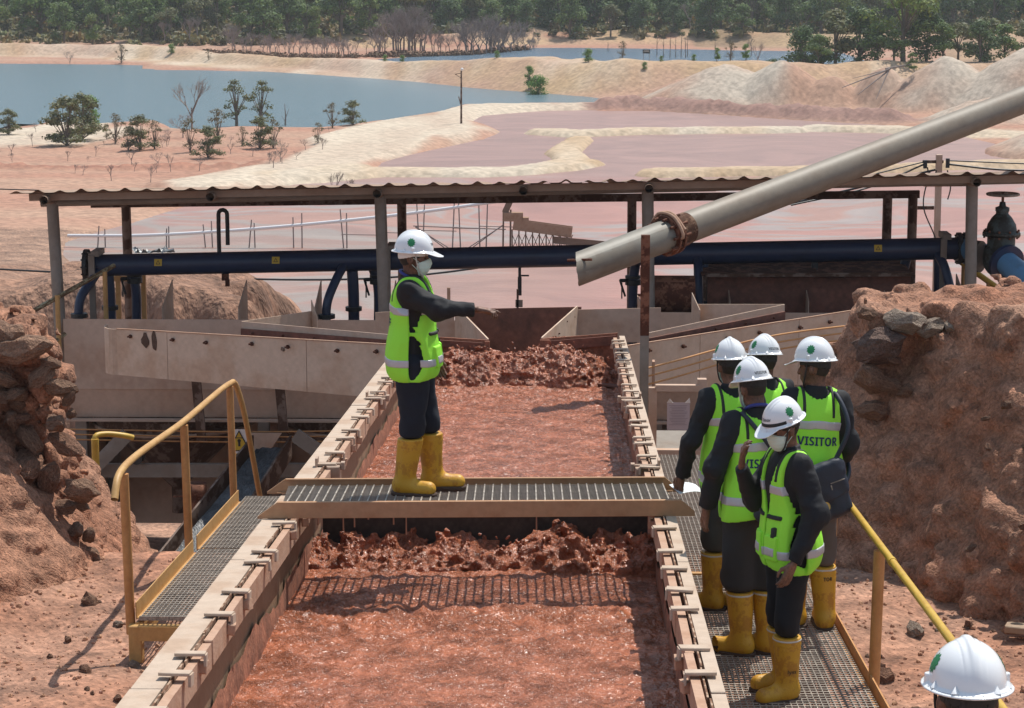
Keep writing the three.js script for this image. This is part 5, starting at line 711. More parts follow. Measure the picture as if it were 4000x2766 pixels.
{ reseed(36); const g = leafCloud(40, [[0, 0.3, 0, 0.55, 0.7]], 0.16, 0.5), N = 420, im = new THREE.InstancedMesh(g, mat([0.2, 0.125, 0.085], { side: THREE.DoubleSide, vertexColors: true, roughness: 0.9 }), N), M = new THREE.Matrix4(), q = new THREE.Quaternion(), e = new THREE.Euler(); const line = [[-52, -318], [-40, -306], [-30, -304], [-22, -314], [-14, -320], [-6, -338]]; for (let i = 0; i < N; i++) { const k = Math.floor(rr(0, 5)), f = rnd(), x = lerp(line[k][0], line[k + 1][0], f), z = lerp(line[k][1], line[k + 1][1], f) - rr(-1, 3), s = rr(0.5, 1.3); e.set(0, rr(0, 6), 0); q.setFromEuler(e); M.compose(V(x, Math.max(landHeight(x, z), POND) - 0.1, z), q, V(s, s, s)); im.setMatrixAt(i, M); } im.name = 'shore_brush'; im.castShadow = im.receiveShadow = true; scene.add(im); tag(im, 'low dry brown brush along the shore of the far lake', 'brush', null, 'stuff'); }
// shrubs and trees on the mudflat: x, z, height, kind
reseed(37);
for (const [x, z, h, k] of [[-43.5, -172.4, 1.8, 0], [-36.7, -162.4, 3.26, 0], [-36.6, -167.1, 3.19, 0], [-37.6, -174.8, 2.98, 1], [-33.5, -164.4, 2.05, 2], [-30.6, -158.8, 2.29, 0], [-29.7, -159.5, 1.92, 2], [-29.4, -169.8, 2.11, 3], [-30.2, -178.6, 4.95, 4], [-27.5, -184.9, 4.31, 5], [-25.5, -185.5, 4.23, 5], [-23.6, -186, 2.22, 6], [-24.7, -152.5, 2.02, 0], [-25.9, -164.6, 2.38, 2], [-22.2, -160.4, 2.12, 0], [-21.3, -161.2, 1.94, 2], [-19, -180.3, 1.88, 2], [-17.6, -183.2, 1.84, 0], [-18.4, -164.4, 1.38, 2], [-19.1, -148, 1.84, 4], [-25.6, -142.9, 1.49, 4], [-26.4, -142.3, 0.74, 3], [-30.9, -141, 0.8, 3], [-14, -134.2, 1.94, 4], [-13, -134.3, 1.62, 4], [-35, -168.4, 1.01, 2], [-41.9, -174.7, 0.91, 3], [-31.3, -158, 1.59, 2], [-29.2, -161.8, 1.1, 3], [-23.8, -162.7, 1.3, 2], [-18.5, -157.2, 0.88, 3], [-26.7, -157, 2.21, 2], [-64.5, -289, 2.53, 4], [-58.2, -291, 2.25, 2], [-23.9, -143.9, 1.16, 3], [-12.1, -198, 0.54, 3]]) {
  const G = 'shrubs on the mudflat';
  if (k === 0) tree('shrub', P.bush, x, z, h * 1.15, 'dense olive shrub on the mudflat beside the lake', 'shrub', G + ', dense', 1.4);
  else if (k === 1) tree('shrub', P.tall, x, z, h, 'fresh green shrub standing behind the dense olive shrubs', 'shrub', null, 1.1, 4);
  else if (k === 2) tree('shrub', P.thin, x, z, h * 1.15, 'thin dry shrub with sparse leaves on the mudflat', 'shrub', G + ', sparse', 1.1);
  else if (k === 3) bare(x, z, h, 2, 'low leafless shrub on the mudflat', 'leafless shrubs on the mudflat', 1.3);
  else if (k === 4) bare(x, z, h, x < -60 ? 2 : Math.floor(rr(0, 3)), h > 4 ? 'large leafless grey tree leaning at the edge of the lake' : 'slender leafless tree on the pink flats', h > 4 ? null : 'slender leafless trees on the flats', h > 4 ? 1.15 : 0.9, greyBark);
  else if (k === 5) tree('lake_tree', P.sparse, x, z, h, 'tall sparse tree standing at the water edge of the lake', 'tree', 'sparse trees at the lake edge', 1.3);
  else { const t = mesh('dead_snag', [cyl([0, 0, 0], [0.08, 1.2, 0], 0.09, 7, 0.06), cyl([0.08, 1.2, 0], [0.02, 2.3, 0], 0.06, 6, 0.02), cyl([0.07, 1.1, 0], [0.4, 1.9, 0.1], 0.035, 5, 0.012), cyl([0.05, 0.8, 0], [-0.25, 1.3, 0], 0.03, 5, 0.01)], greyBark); t.position.set(x, landHeight(x, z) - 0.1, z); tag(t, 'broken dead snag rising from the lake shallows', 'snag'); }
}
for (const [x, z, h, k] of [[-2.9, -229, 2.3, 1], [-3.9, -233.3, 2.5, 2], [2.3, -237, 1.4, 1], [5.9, -235.3, 1.9, 5], [8, -228.7, 0.75, 1], [9.9, -233.7, 0.6, 1], [13.3, -234, 0.7, 1], [15.7, -234, 1.45, 2], [17.2, -235, 2.2, 5], [18.8, -235, 1.8, 2], [20.2, -236.5, 3, 4], [-7.7, -248, 0.8, 1], [-19.3, -262, 0.8, 1], [-21.8, -268, 0.8, 1], [-46.9, -292, 1.4, 3], [-53.2, -300, 1.3, 1]]) {
  if (k === 5 || k === 3) tree('bank_shrub', P.thin, x, z, h, 'greyish thin shrub on top of the earth bank', 'shrub', 'thin shrubs on the earth bank');
  else if (k === 4) bare(x, z, h, 1, 'leafless sapling on top of the earth bank', null, 0.9);
  else if (h === 2.3) tree('bank_shrub', P.bright, x, z, h, 'large bright green bush on the slope of the earth bank', 'shrub', null, 1.3);
  else tree('bank_shrub', k === 2 ? P.tall : P.bright, x, z, h, k === 2 ? 'upright green sapling on top of the earth bank' : 'small green bush on top of the earth bank', 'shrub', k === 2 ? 'upright saplings on the earth bank' : 'small bushes on the earth bank', 1.15, 4);
}
for (const [x, z, h, k] of [[25.4, -240, 4.1, 0], [27.4, -242, 3.6, 1], [28.8, -241, 5.4, 2], [31.3, -240, 4.7, 0], [33, -238, 3.1, 1], [36, -240, 7.3, 3], [38.6, -241, 4.5, 0], [40, -239, 3.2, 1], [42, -241, 3.4, 2], [44, -239, 3.5, 0], [47, -241, 3.2, 1], [50, -243, 3.8, 2], [26.6, -237, 2.4, 1], [34.6, -237, 2.6, 1], [46, -246, 5.4, 2], [54, -240, 4, 0], [22.9, -247.5, 2.6, 0]]) {
  const D = [['dark', 'dark green tree in the clump on the right bank'], ['round', 'small rounded green tree in the clump on the right bank'], ['olive', 'olive green tree in the clump on the right bank'], ['wide', 'tallest spreading tree in the clump on the right bank']][k];
  tree('bank_tree', P[D[0]], x, z, h * 1.25, D[1], 'tree', k === 3 ? null : 'trees on the right bank, ' + D[0], k === 3 ? 1.15 : 1.3);
}
reseed(38);
for (const [x, z, h] of [[6.2, -334.1, 1.32], [12.7, -315, 3.12], [13.5, -312.3, 2.78], [14.4, -312.3, 3.09], [15.2, -312.3, 2.78], [16.1, -315.1, 3], [16.6, -312.4, 2.78], [20.7, -312.5, 2.47], [17, -315.1, 2.5]]) { const s = mesh('standing_dead_tree', [cyl([0, -0.6, 0], [rr(-0.1, 0.1), h, 0], 0.07, 5, 0.025), cyl([0, h * 0.55, 0], [rr(-0.5, 0.5), h * 0.8, 0], 0.025, 4, 0.01)], barkMat); s.position.set(x, POND, z); tag(s, 'thin dead trunk standing in the far lake', 'dead trunk', 'dead trunks in the far lake'); }
{ const t = bare(26.1, -317, 4.43, 3, 'dark dead tree standing in the far lake', null, 0.7, barkMat); t.position.y = POND - 0.2; }
{ // fallen tree on the spoil heap
  const t = thing('fallen_tree', 'fallen dead tree with tufts of leaves on the spoil heap', 'fallen tree', [29.6, landHeight(29.6, -206.5), -204.5]); reseed(39);
  for (const [a, b, r] of [[[-0.1, 0.7, 0], [-4.6, -0.9, 1.6], 0.09], [[-0.3, 0.5, 0], [-3.2, -1.5, 2], 0.09], [[-0.2, 0.6, 0], [-1.6, -1.9, 2.2], 0.08], [[-0.4, 0.6, 0], [-3.6, -0.1, 1], 0.05], [[-0.5, 0.7, 0], [2, 1.1, -0.8], 0.12]]) mesh('limb', cyl(a, b, r, 6, r * 0.4), greyBark, t);
  const cr = share('leaf_tuft', P.bush.crown, leafMats[0], t); cr.scale.setScalar(1.7); cr.position.set(2.0, 0.5, -0.8);
}
reseed(81); for (let i = 0; i < 34; i++) { const x = rr(-40, -17), z = rr(-176, -136); if (polySD(x, z, lakeA) < 1 || polySD(x, z, pond) < 2) continue; bare(x, z, rr(0.4, 1.3), Math.floor(rr(0, 3)), 'low leafless shrub on the mudflat', 'leafless shrubs on the mudflat', 1.2); }
// signboard, lamp pole, utility pole
{ const s = thing('signboard', 'small dark signboard on two legs on the earth bank', 'sign', [8.3, landHeight(8.3, -233), -233]); mesh('board', box(0.75, 0.4, 0.04, 0, 0.95, 0), inkMat, s); mesh('lettering', [box(0.5, 0.05, 0.004, 0, 1.04, 0.024), box(0.6, 0.05, 0.004, 0, 0.94, 0.024)], mat([0.5, 0.5, 0.48]), s); for (const x of [-0.3, 0.3]) mesh('leg', cyl([x, -0.2, 0], [x, 0.8, 0], 0.025, 6), darkSteel, s); }
{ const p = thing('lamp_pole', 'slim lamp pole standing on the white sand spit', 'lamp pole', [-8.6, landHeight(-8.6, -182), -182]); mesh('pole', cyl([0, -0.2, 0], [0.02, 4.3, 0], 0.09, 8, 0.06), darkSteel, p); mesh('lamp', new THREE.SphereGeometry(0.13, 10, 8).translate(0.08, 4.4, 0), whitePlate, p); mesh('arm', [cyl([0, 4.1, 0], [-0.5, 4.0, 0], 0.03, 5), cyl([0, 3.7, 0], [-0.45, 4.0, 0], 0.025, 5)], darkSteel, p); mesh('stub', [cyl([-0.05, 1.6, 0], [-0.2, 2.2, 0], 0.05, 6)], darkSteel, p); }
{ const p = thing('utility_pole', 'square cream utility pole with drooping cables behind the canopy', 'utility pole', [6.36, 0, -38]); mesh('pole', bar([0.05, -6.5, 0], [0, 1.36, 0], 0.1, 0.1), tankPaint, p); mesh('cross_piece', [box(0.35, 0.05, 0.05, -0.1, 1.24, 0), box(0.28, 0.06, 0.05, -0.2, 0.45, 0)], darkSteel, p); mesh('insulator', [box(0.06, 0.14, 0.06, -0.24, 1.2, 0.05), box(0.06, 0.16, 0.06, 0.14, 1.22, 0.05)], blackIron, p);
  const c = (pts, r = 0.012) => mesh('cable', tube(pts, r, 5, 40), blackIron, p); c([[0.14, 1.26, 0], [2, 1.2, 0], [5, 1.24, 0]]); c([[0.14, 1.2, 0], [1.2, 1.1, 0], [5, 1.16, 0]], 0.018); c([[-0.24, 1.24, 0], [-1.6, 0.95, 0.4], [-3.6, 0.55, 1]]); c([[-0.24, 1.2, 0], [-1.2, 0.85, 0.4], [-2.6, 0.6, 1]], 0.016); c([[-0.2, 1.15, 0.05], [-0.16, 0.95, 0.06], [-0.1, 0.9, 0.06], [-0.05, 1.1, 0.06]]); c([[-0.15, 1.1, 0.05], [-0.25, 0.5, 0.06], [-0.02, -0.1, 0.06], [0.06, -0.7, 0.06]]); c([[0.14, 1.1, 0.05], [0.2, 0.8, 0.06], [0.16, 0.6, 0.06]]); }
tag(mesh('power_cable', [tube([[-26, -0.2, -44], [-16, -1.05, -43], [-8, -1.35, -42], [-3, -1.2, -41], [1, -0.4, -40], [6.3, 1.1, -38]], 0.02, 5, 80), tube([[-26, 0.6, -44], [-16, 0.35, -43], [-7.4, 0.22, -42]], 0.012, 5, 40)], blackIron), 'black power cable hanging behind the jigs', 'cable');
// white pipe on stakes and the wooden flume in the slurry pond
{
  const pz = -107, Q = [[-24.3, -8.75], [-20.5, -8.72], [-16, -8.45], [-11.5, -8.05], [-7.5, -7.6], [-4.6, -7.2], [-2.9, -6.95]];
  const w = thing('white_pipe', 'long white pipe carried on stakes across the slurry pond', 'pipe'); mesh('pipe', tube(Q.map(([x, y]) => [x, y, pz]), 0.085, 8, 60), mat([0.72, 0.7, 0.7], { roughness: 0.4 }), w);
  reseed(71); const yA = (x) => { for (let i = 1; i < Q.length; i++) if (x <= Q[i][0]) return lerp(Q[i - 1][1], Q[i][1], (x - Q[i - 1][0]) / (Q[i][0] - Q[i - 1][0])); return -7; };
  for (const x of [-22.6, -19.4, -17.4, -15.2, -13, -10.7, -8.9, -7.0, -5.3, -4.0]) { const s = thing('stake_pair', 'pair of bamboo stakes tied to the white pipe', 'stakes', [x, POND, pz], 0, 'stake pairs along the white pipe'), y = yA(x) - POND; for (const o of [-0.16, 0.14]) mesh('stake', cyl([o + rr(-0.1, 0.1), -0.4, 0.12], [o + rr(-0.12, 0.12), y + rr(0.25, 0.6), -0.02], 0.038, 5, 0.03), twigMat, s); if (x > -12) mesh('tie_rail', cyl([-0.2, y * 0.5, 0.13], [1.7, y * 0.48, 0.13], 0.022, 5), twigMat, s); }
  const f = thing('wooden_flume', 'stepped wooden flume on a trestle at the end of the white pipe', 'flume', [-2.7, POND, pz]), wood = mat([0.2, 0.13, 0.095], { roughness: 0.95, tex: TX.dust }), wl = mat([0.36, 0.23, 0.16], { roughness: 0.95, tex: TX.dust });
  mesh('head_chute', bar([0.1, 2.55, 0], [-0.25, 1.75, 0], 0.3, 0.3), wood, f); mesh('box', [box(0.95, 0.42, 0.5, 0.15, 1.55, 0), box(0.3, 0.2, 0.5, 0.75, 1.42, 0)], wl, f);
  mesh('trough', [bar([0.15, 1.18, 0.2], [3.0, 0.8, 0.2], 0.05, 0.5), bar([0.15, 1.18, -0.3], [3.0, 0.8, -0.3], 0.05, 0.5), bar([0.15, 0.98, 0], [3.0, 0.6, 0], 0.5, 0.05)], wl, f); mesh('tail_trough', [bar([2.1, 0.45, 0.25], [5.3, 0.16, 0.25], 0.05, 0.34), bar([2.1, 0.32, 0], [5.3, 0.05, 0], 0.5, 0.05)], wood, f);
  for (let k = 0; k < 9; k++) mesh('trestle_leg', [cyl([0.1 + k * 0.33, -0.4, 0.2], [0.1 + k * 0.33, 0.95 - k * 0.04, 0.2], 0.035, 5), cyl([0.1 + k * 0.33, 0, 0.22], [0.4 + k * 0.33, 0.7, 0.22], 0.018, 4), cyl([0.4 + k * 0.33, 0, 0.22], [0.1 + k * 0.33, 0.7, 0.22], 0.018, 4)], wood, f);
  for (const x of [-0.35, 0.0]) mesh('tall_leg', cyl([x, -0.4, 0.1], [x + 0.03, 1.9, 0.1], 0.045, 5), wood, f);
  for (const [a, b] of [[[-1.9, 0, 0.2], [-0.3, 1.2, 0.2]], [[-2.1, 0, 0.2], [-0.4, 1.1, 0.2]], [[-3.2, 0.05, 0.2], [-4.6, 1.1, 0.2]], [[-3.0, 0.05, 0.2], [-4.6, 1.05, 0.2]], [[-4.7, 1.1, 0.2], [-0.2, 0.95, 0.2]]]) mesh('brace_pole', cyl(a, b, 0.026, 5), twigMat, f);
  tag(mesh('floating_boards', [box(1.5, 0.06, 0.5, -11.7, POND + 0.05, -104.5, 0.15), box(0.8, 0.05, 0.3, -10.6, POND + 0.1, -104.2, -0.2)], wl), 'loose boards lying on the silt below the white pipe', 'boards');
  tag(mesh('plastic_scrap', sheet(24, 6, (u, v) => [lerp(-20.6, -18.6, u) + fbm(u * 6, v * 4, 1, 2) * 0.3, POND + 0.1 + Math.max(0, fbm(u * 9, v * 5, 2, 3)) * 0.5, lerp(-104.6, -104, v)]), mat([0.1, 0.11, 0.12], { roughness: 0.4, side: THREE.DoubleSide })), 'crumpled dark plastic sheet lying on the pink silt', 'plastic sheet');
}

// ---------- people ----------
const font = await new FontLoader().loadAsync('fonts/droid/droid_sans_bold.typeface.json');
const skinMat = mat([0.25, 0.118, 0.072], { roughness: 0.55, tex: TX.grit, ts: 3 }), hairMat = mat([0.012, 0.01, 0.009], { roughness: 0.6 }), neonMat = mat([0.34, 0.86, 0.05], { roughness: 0.7, bump: TX.fine, bs: 0.0006, bts: 9 }), jacketMat = mat([0.0085, 0.009, 0.012], { roughness: 0.8, bump: TX.fine, bs: 0.0008, bts: 6 });
const silverMat = mat([0.5, 0.49, 0.52], { roughness: 0.35, metalness: 0.25, bump: TX.fine, bs: 0.0008, bts: 14 }), bootMat = mat([0.62, 0.325, 0.022], { roughness: 0.5, tex: TX.blotch, ts: 2.6, bump: TX.fine, bs: 0.001, bts: 4 }), soleMat = mat([0.07, 0.042, 0.03], { roughness: 0.9 }), bootBand = mat([0.55, 0.52, 0.46], { roughness: 0.6 });
const helmetMat = mat([0.78, 0.79, 0.8], { phys: true, roughness: 0.25, clearcoat: 0.5, clearcoatRoughness: 0.12 }), greenInk = mat([0.015, 0.2, 0.07], { roughness: 0.6 }), navyInk = mat([0.012, 0.02, 0.1], { roughness: 0.7 }), maskMat = mat([0.6, 0.72, 0.64], { roughness: 0.9 }), strapBlack = mat([0.02, 0.02, 0.02], { roughness: 0.7 }), whiteInk = mat([0.6, 0.6, 0.6], { roughness: 0.7 });
const sm = (a, b, k) => { const h = Math.max(k - Math.abs(a - b), 0) / k; return Math.min(a, b) - h * h * k * 0.25; };
const ell = (x, y, z, cx, cy, cz, rx, ry, rz) => { const a = (x - cx) / rx, b = (y - cy) / ry, c = (z - cz) / rz; return (Math.sqrt(a * a + b * b + c * c) - 1) * Math.min(rx, ry, rz); };
const cap = (x, y, z, c) => { const dx = c[3] - c[0], dy = c[4] - c[1], dz = c[5] - c[2], t = clamp(((x - c[0]) * dx + (y - c[1]) * dy + (z - c[2]) * dz) / (dx * dx + dy * dy + dz * dz + 1e-9), 0, 1), px = x - c[0] - t * dx, py = y - c[1] - t * dy, pz = z - c[2] - t * dz; return Math.sqrt(px * px + py * py + pz * pz) - lerp(c[6], c[7], t); };
const capsF = (L, k) => (x, y, z) => { let d = 9; for (const c of L) d = sm(d, cap(x, y, z, c), k); return d; };
const Hd = { y: 1.635, z: 0.015 };
function headSDF(x, y, z) { let d = ell(x, y, z, 0, 0.02, -0.01, 0.077, 0.1, 0.096); d = sm(d, ell(x, y, z, 0, -0.06, 0.022, 0.057, 0.072, 0.066), 0.04); d = sm(d, cap(x, y, z, [0, 0.005, 0.085, 0, -0.036, 0.103, 0.009, 0.014]), 0.012); d = sm(d, cap(x, y, z, [-0.035, 0.018, 0.075, 0.035, 0.018, 0.075, 0.012, 0.012]), 0.015); d = sm(d, ell(Math.abs(x), y, z, 0.079, -0.015, -0.012, 0.012, 0.03, 0.019), 0.008); d = Math.max(d, -(ell(Math.abs(x), y, z, 0.032, -0.002, 0.089, 0.015, 0.008, 0.012))); d = sm(d, cap(x, y, z, [-0.022, -0.068, 0.082, 0.022, -0.068, 0.082, 0.007, 0.007]), 0.01); return d; }
// helmet, shared by all
function helmetSDF(x, y, z) {
  const rid = Math.exp(-((x / 0.013) ** 4)) * 0.007 + (Math.abs(Math.abs(x) - 0.034) < 0.003 ? -0.0018 : 0) + Math.exp(-((x / 0.034) ** 8)) * 0.0025, up = sstep(0.02, 0.07, y) * sstep(-0.155, -0.06, z) * sstep(0.15, 0.07, z), dome = Math.max(ell(x, y, z, 0, 0, -0.005, 0.113, 0.128, 0.138) - rid * up, -y - 0.004);
  const br = Math.hypot(x / 0.133, (z + 0.004) / 0.16), vis = Math.hypot(x / 0.108, (z - 0.07) / 0.135), tilt = -0.03 * sstep(0.08, 0.2, z), yy = y - 0.002 - tilt + 0.01 * sstep(0.85, 1, br);
  const rim = Math.max(Math.min((br - 1) * 0.12, (vis - 1) * 0.1), Math.abs(yy) - 0.0032); return Math.min(dome, rim, Math.max(Math.hypot(Math.abs(x) - 0.112, z + 0.0) - 0.013, y - 0.03, -y)); }
const helmetGeo = metreUV(surf(helmetSDF, [-0.15, -0.045, -0.185], [0.15, 0.15, 0.225], 0.004));
function drape(shape, toRay, sdf, lift = 0.0025) { // lay a flat shape on a surface: toRay maps (u,v) to origin and direction in the thing's own space
  let g = shape.isBufferGeometry ? shape : new THREE.ShapeGeometry(shape, 5); g = g.index ? g.toNonIndexed() : g; const p = g.attributes.position, pos = [];
  const split = (a, b, c, n) => { if (n === 0) { pos.push(a, b, c); return; } const m = (p, q) => [(p[0] + q[0]) / 2, (p[1] + q[1]) / 2], ab = m(a, b), bc = m(b, c), ca = m(c, a); split(a, ab, ca, n - 1); split(ab, b, bc, n - 1); split(ca, bc, c, n - 1); split(ab, bc, ca, n - 1); };
  for (let i = 0; i < p.count; i += 3) { const t = [0, 1, 2].map((k) => [p.getX(i + k), p.getY(i + k)]); const e = Math.max(Math.hypot(t[0][0] - t[1][0], t[0][1] - t[1][1]), Math.hypot(t[1][0] - t[2][0], t[1][1] - t[2][1]), Math.hypot(t[2][0] - t[0][0], t[2][1] - t[0][1])); split(...t, e > 0.03 ? 2 : e > 0.012 ? 1 : 0); }
  const out = new Float32Array(pos.length * 3); pos.forEach(([u, v], i) => { const [o, d] = toRay(u, v); let t = 0; for (let s = 0; s < 90; s++) { const f = sdf(o[0] + d[0] * t, o[1] + d[1] * t, o[2] + d[2] * t) - lift; if (f < 0.0004) break; t += Math.max(f * 0.6, 0.0005); if (t > 0.6) break; } out[i * 3] = o[0] + d[0] * t; out[i * 3 + 1] = o[1] + d[1] * t; out[i * 3 + 2] = o[2] + d[2] * t; });
  const h = new THREE.BufferGeometry(); h.setAttribute('position', new THREE.BufferAttribute(out, 3)); h.computeVertexNormals(); return metreUV(h);
}
const textShape = (s, size) => { const sh = font.generateShapes(s, size), g = new THREE.ShapeGeometry(sh, 3); g.computeBoundingBox(); const b = g.boundingBox; g.translate(-(b.min.x + b.max.x) / 2, -(b.min.y + b.max.y) / 2, 0); return g; };
const gear = (() => { const s = new THREE.Shape(), n = 11, R = 0.029, r = 0.0235; for (let i = 0; i < n * 4; i++) { const a = i / (n * 4) * Math.PI * 2, q = (i % 4 < 2) ? R : r; i ? s.lineTo(Math.cos(a) * q, Math.sin(a) * q) : s.moveTo(q, 0); } s.closePath(); const h = new THREE.Path(); h.absarc(0, 0, 0.02, 0, 6.283, true); s.holes.push(h); const c = new THREE.Shape(), w = 0.0038, L = 0.013; [[-w, -L], [w, -L], [w, -w], [L, -w], [L, w], [w, w], [w, L], [-w, L], [-w, w], [-L, w], [-L, -w], [-w, -w]].forEach(([x, y], i) => (i ? c.lineTo(x, y) : c.moveTo(x, y))); c.closePath(); return new THREE.ShapeGeometry([s, c], 8); })();
const emblems = [1, -1].map((sd) => drape(gear, (u, v) => [[sd * 0.2, 0.062 + v, -0.012 - sd * u], [-sd, 0, 0]], helmetSDF, 0.001));
const helmText = (s, back, size) => drape(textShape(s, size), (u, v) => (back ? [[-u * 1.0, 0.034 + v, -0.25], [0, 0, 1]] : [[u, 0.045 + v, 0.3], [0, 0, -1]]), helmetSDF, 0.001);
const rimClips = metreUV(mergeGeometries([[0.105, -0.06], [-0.105, -0.06], [0.06, -0.125], [-0.06, -0.125]].map(([x, z]) => { const g = new THREE.ConeGeometry(0.016, 0.02, 4); g.rotateY(0.7); g.translate(x, 0.012, z); return g.toNonIndexed(); })));
function handCaps(w, dir, pn, side, curl, spread = 0) { // wrist point, finger direction, palm normal (the side the fingers close to)
  const d = V(...dir).normalize(), n0 = V(...pn), n = n0.addScaledVector(d, -n0.dot(d)).normalize(), x = new THREE.Vector3().crossVectors(d, n).multiplyScalar(side), W = V(...w), at = (a, b, c) => W.clone().addScaledVector(x, a).addScaledVector(d, b).addScaledVector(n, c), L = [];
  const push = (p, q, r, s) => L.push([p.x, p.y, p.z, q.x, q.y, q.z, r, s]);
  push(at(0.018, 0.0, 0), at(0.024, 0.075, 0), 0.019, 0.015); push(at(-0.012, 0.0, 0), at(-0.022, 0.07, 0), 0.019, 0.014); push(at(0, -0.03, 0), at(0, 0.05, 0), 0.024, 0.018);
  [[0.03, 0.072], [0.01, 0.08], [-0.011, 0.075], [-0.03, 0.058]].forEach(([fx, fl], i) => { const c = Array.isArray(curl) ? curl[i] : curl; let p = at(fx, 0.078 - Math.abs(i - 1) * 0.004, 0), a = c * 0.5; const sx = (1.3 - i) * spread * 0.2; for (let j = 0; j < 3; j++) { const l = fl * [0.46, 0.31, 0.25][j], q = p.clone().addScaledVector(d, Math.cos(a) * l).addScaledVector(n, Math.sin(a) * l).addScaledVector(x, sx * l); push(p, q, 0.0092 - j * 0.0011, 0.0082 - j * 0.0012); p = q; a += c; } });
  { let p = at(0.026, 0.012, 0.006); const q = at(0.05, 0.042, 0.02), r = at(0.055, 0.07, 0.026), e = at(0.05, 0.092, 0.026); push(p, q, 0.014, 0.0105); push(q, r, 0.0105, 0.0092); push(r, e, 0.0092, 0.0075); }
  return L;
}
function boundsOf(L, pad) { const lo = [9, 9, 9], hi = [-9, -9, -9]; for (const c of L) for (let k = 0; k < 3; k++) { lo[k] = Math.min(lo[k], c[k] - c[6], c[k + 3] - c[7]); hi[k] = Math.max(hi[k], c[k] + c[6], c[k + 3] + c[7]); } return [lo.map((v) => v - pad), hi.map((v) => v + pad)]; }
function person(o) {
  const t = thing('person', o.label, 'person', o.pos, o.yaw); t.scale.set(o.h / 1.81 * (o.slim || 0.9), o.h / 1.81, o.h / 1.81 * (o.slim || 0.9)); const sd = o.seed;
  const U = new THREE.Matrix4().makeTranslation(0, 0.96, 0).multiply(new THREE.Matrix4().makeRotationFromEuler(new THREE.Euler(...(o.lean || [0, 0, 0])))).multiply(new THREE.Matrix4().makeTranslation(0, -0.96, 0));
  const HM = U.clone().multiply(new THREE.Matrix4().makeTranslation(0, 1.53, 0)).multiply(new THREE.Matrix4().makeRotationFromEuler(new THREE.Euler(o.head[0], o.head[1], o.head[2] || 0, 'YXZ'))).multiply(new THREE.Matrix4().makeTranslation(0, Hd.y - 1.53, Hd.z));
  const up = (g) => g.applyMatrix4(U), hd = (g) => g.applyMatrix4(HM);
  const [fl, fr] = o.feet, hips = [[0.09, 0.92, 0], [-0.09, 0.92, 0]], knee = (h, f, b) => [lerp(h[0], f[0], 0.55), 0.5, lerp(h[2], f[1], 0.5) + b];
  const K = [knee(hips[0], fl, 0.03), knee(hips[1], fr, 0.03)], A = [[fl[0], 0.1, fl[1]], [fr[0], 0.1, fr[1]]];
  const SH = [[0.163, 1.42, -0.01], [-0.163, 1.42, -0.01]], EL = [o.armL[0], o.armR[0]], WR = [o.armL[1], o.armR[1]];
  const torso = (x, y, z, r) => { const zz = z * 1.22; let d = cap(x, y, zz, [0, 0.93, 0, 0, 1.02, 0, 0.15 + r, 0.142 + r]); d = sm(d, cap(x, y, zz, [0, 1.02, 0, 0, 1.3, 0.01, 0.138 + r, 0.165 + r]), 0.08); d = sm(d, cap(x, y, zz, [-0.105, 1.4, 0, 0.105, 1.4, 0, 0.078 + r, 0.078 + r]), 0.09); return d * 0.88; };
  const armC = (r) => [0, 1].flatMap((i) => [[...SH[i], ...EL[i], 0.056 + r, 0.046 + r], [...EL[i], ...WR[i], 0.045 + r, 0.032 + r * 0.45]]);
  const legC = (r, r2) => [0, 1].flatMap((i) => [[...hips[i], ...K[i], 0.088 + r, 0.062 + r2], [...K[i], ...A[i], 0.06 + r2, 0.042 + r2]]);
  const hands = [0, 1].map((i) => { const h = (i ? o.handR : o.handL), e = V(...EL[i]), w = V(...WR[i]), d = h.dir || w.clone().sub(e).normalize().toArray(); return handCaps(w.clone().addScaledVector(V(...d).normalize(), 0.035).toArray(), d, h.palm, h.side ?? (i ? 1 : -1), h.curl, h.spread || 0); });
  // body: one surface of trunk, limbs, head and hands
  const arms = capsF(armC(-0.008), 0.03), legs = capsF(legC(-0.012, -0.01), 0.03);
  const trunk = (x, y, z) => sm(sm(torso(x, y, z, -0.015), arms(x, y, z), 0.05), cap(x, y, z, [0, 1.4, -0.01, 0, 1.56, 0.0, 0.062, 0.054]), 0.04);
  const geos = [up(surf(trunk, [-0.5, 0.72, -0.62], [0.5, 1.66, 0.75], 0.02)), hd(surf((x, y, z) => sm(headSDF(x, y, z), cap(x, y, z, [0, -0.15, -0.03, 0, -0.05, -0.02, 0.054, 0.05]), 0.03), [-0.11, -0.19, -0.13], [0.11, 0.14, 0.14], 0.0058)), surf(legs, [-0.35, 0.02, -0.4], [0.35, 1.02, 0.4], 0.022)];
  for (const h of hands) { const [lo, hi] = boundsOf(h, 0.012); geos.push(up(surf(capsF(h, 0.009), lo, hi, 0.0042))); }
  mesh('body', geos, o.skin || skinMat, t);
  // clothes
  const tf = capsF([...legC(0.026, o.loose || 0.026)], 0.03), trou = (x, y, z) => Math.max(sm(tf(x, y, z), torso(x, y, z, 0.005), 0.05) + 0.04 * sstep(0.43, 0.395, y) - fbm(x * 7 + sd, y * 6, z * 7, 3) * 0.03 - ridged(x * 5, y * 10 + sd, z * 5, 2) * 0.008, y - 1.0, 0.3 - y);
  mesh('trousers', surf(trou, [-0.4, 0.28, -0.42], [0.4, 1.05, 0.42], 0.013), o.trousers, t);
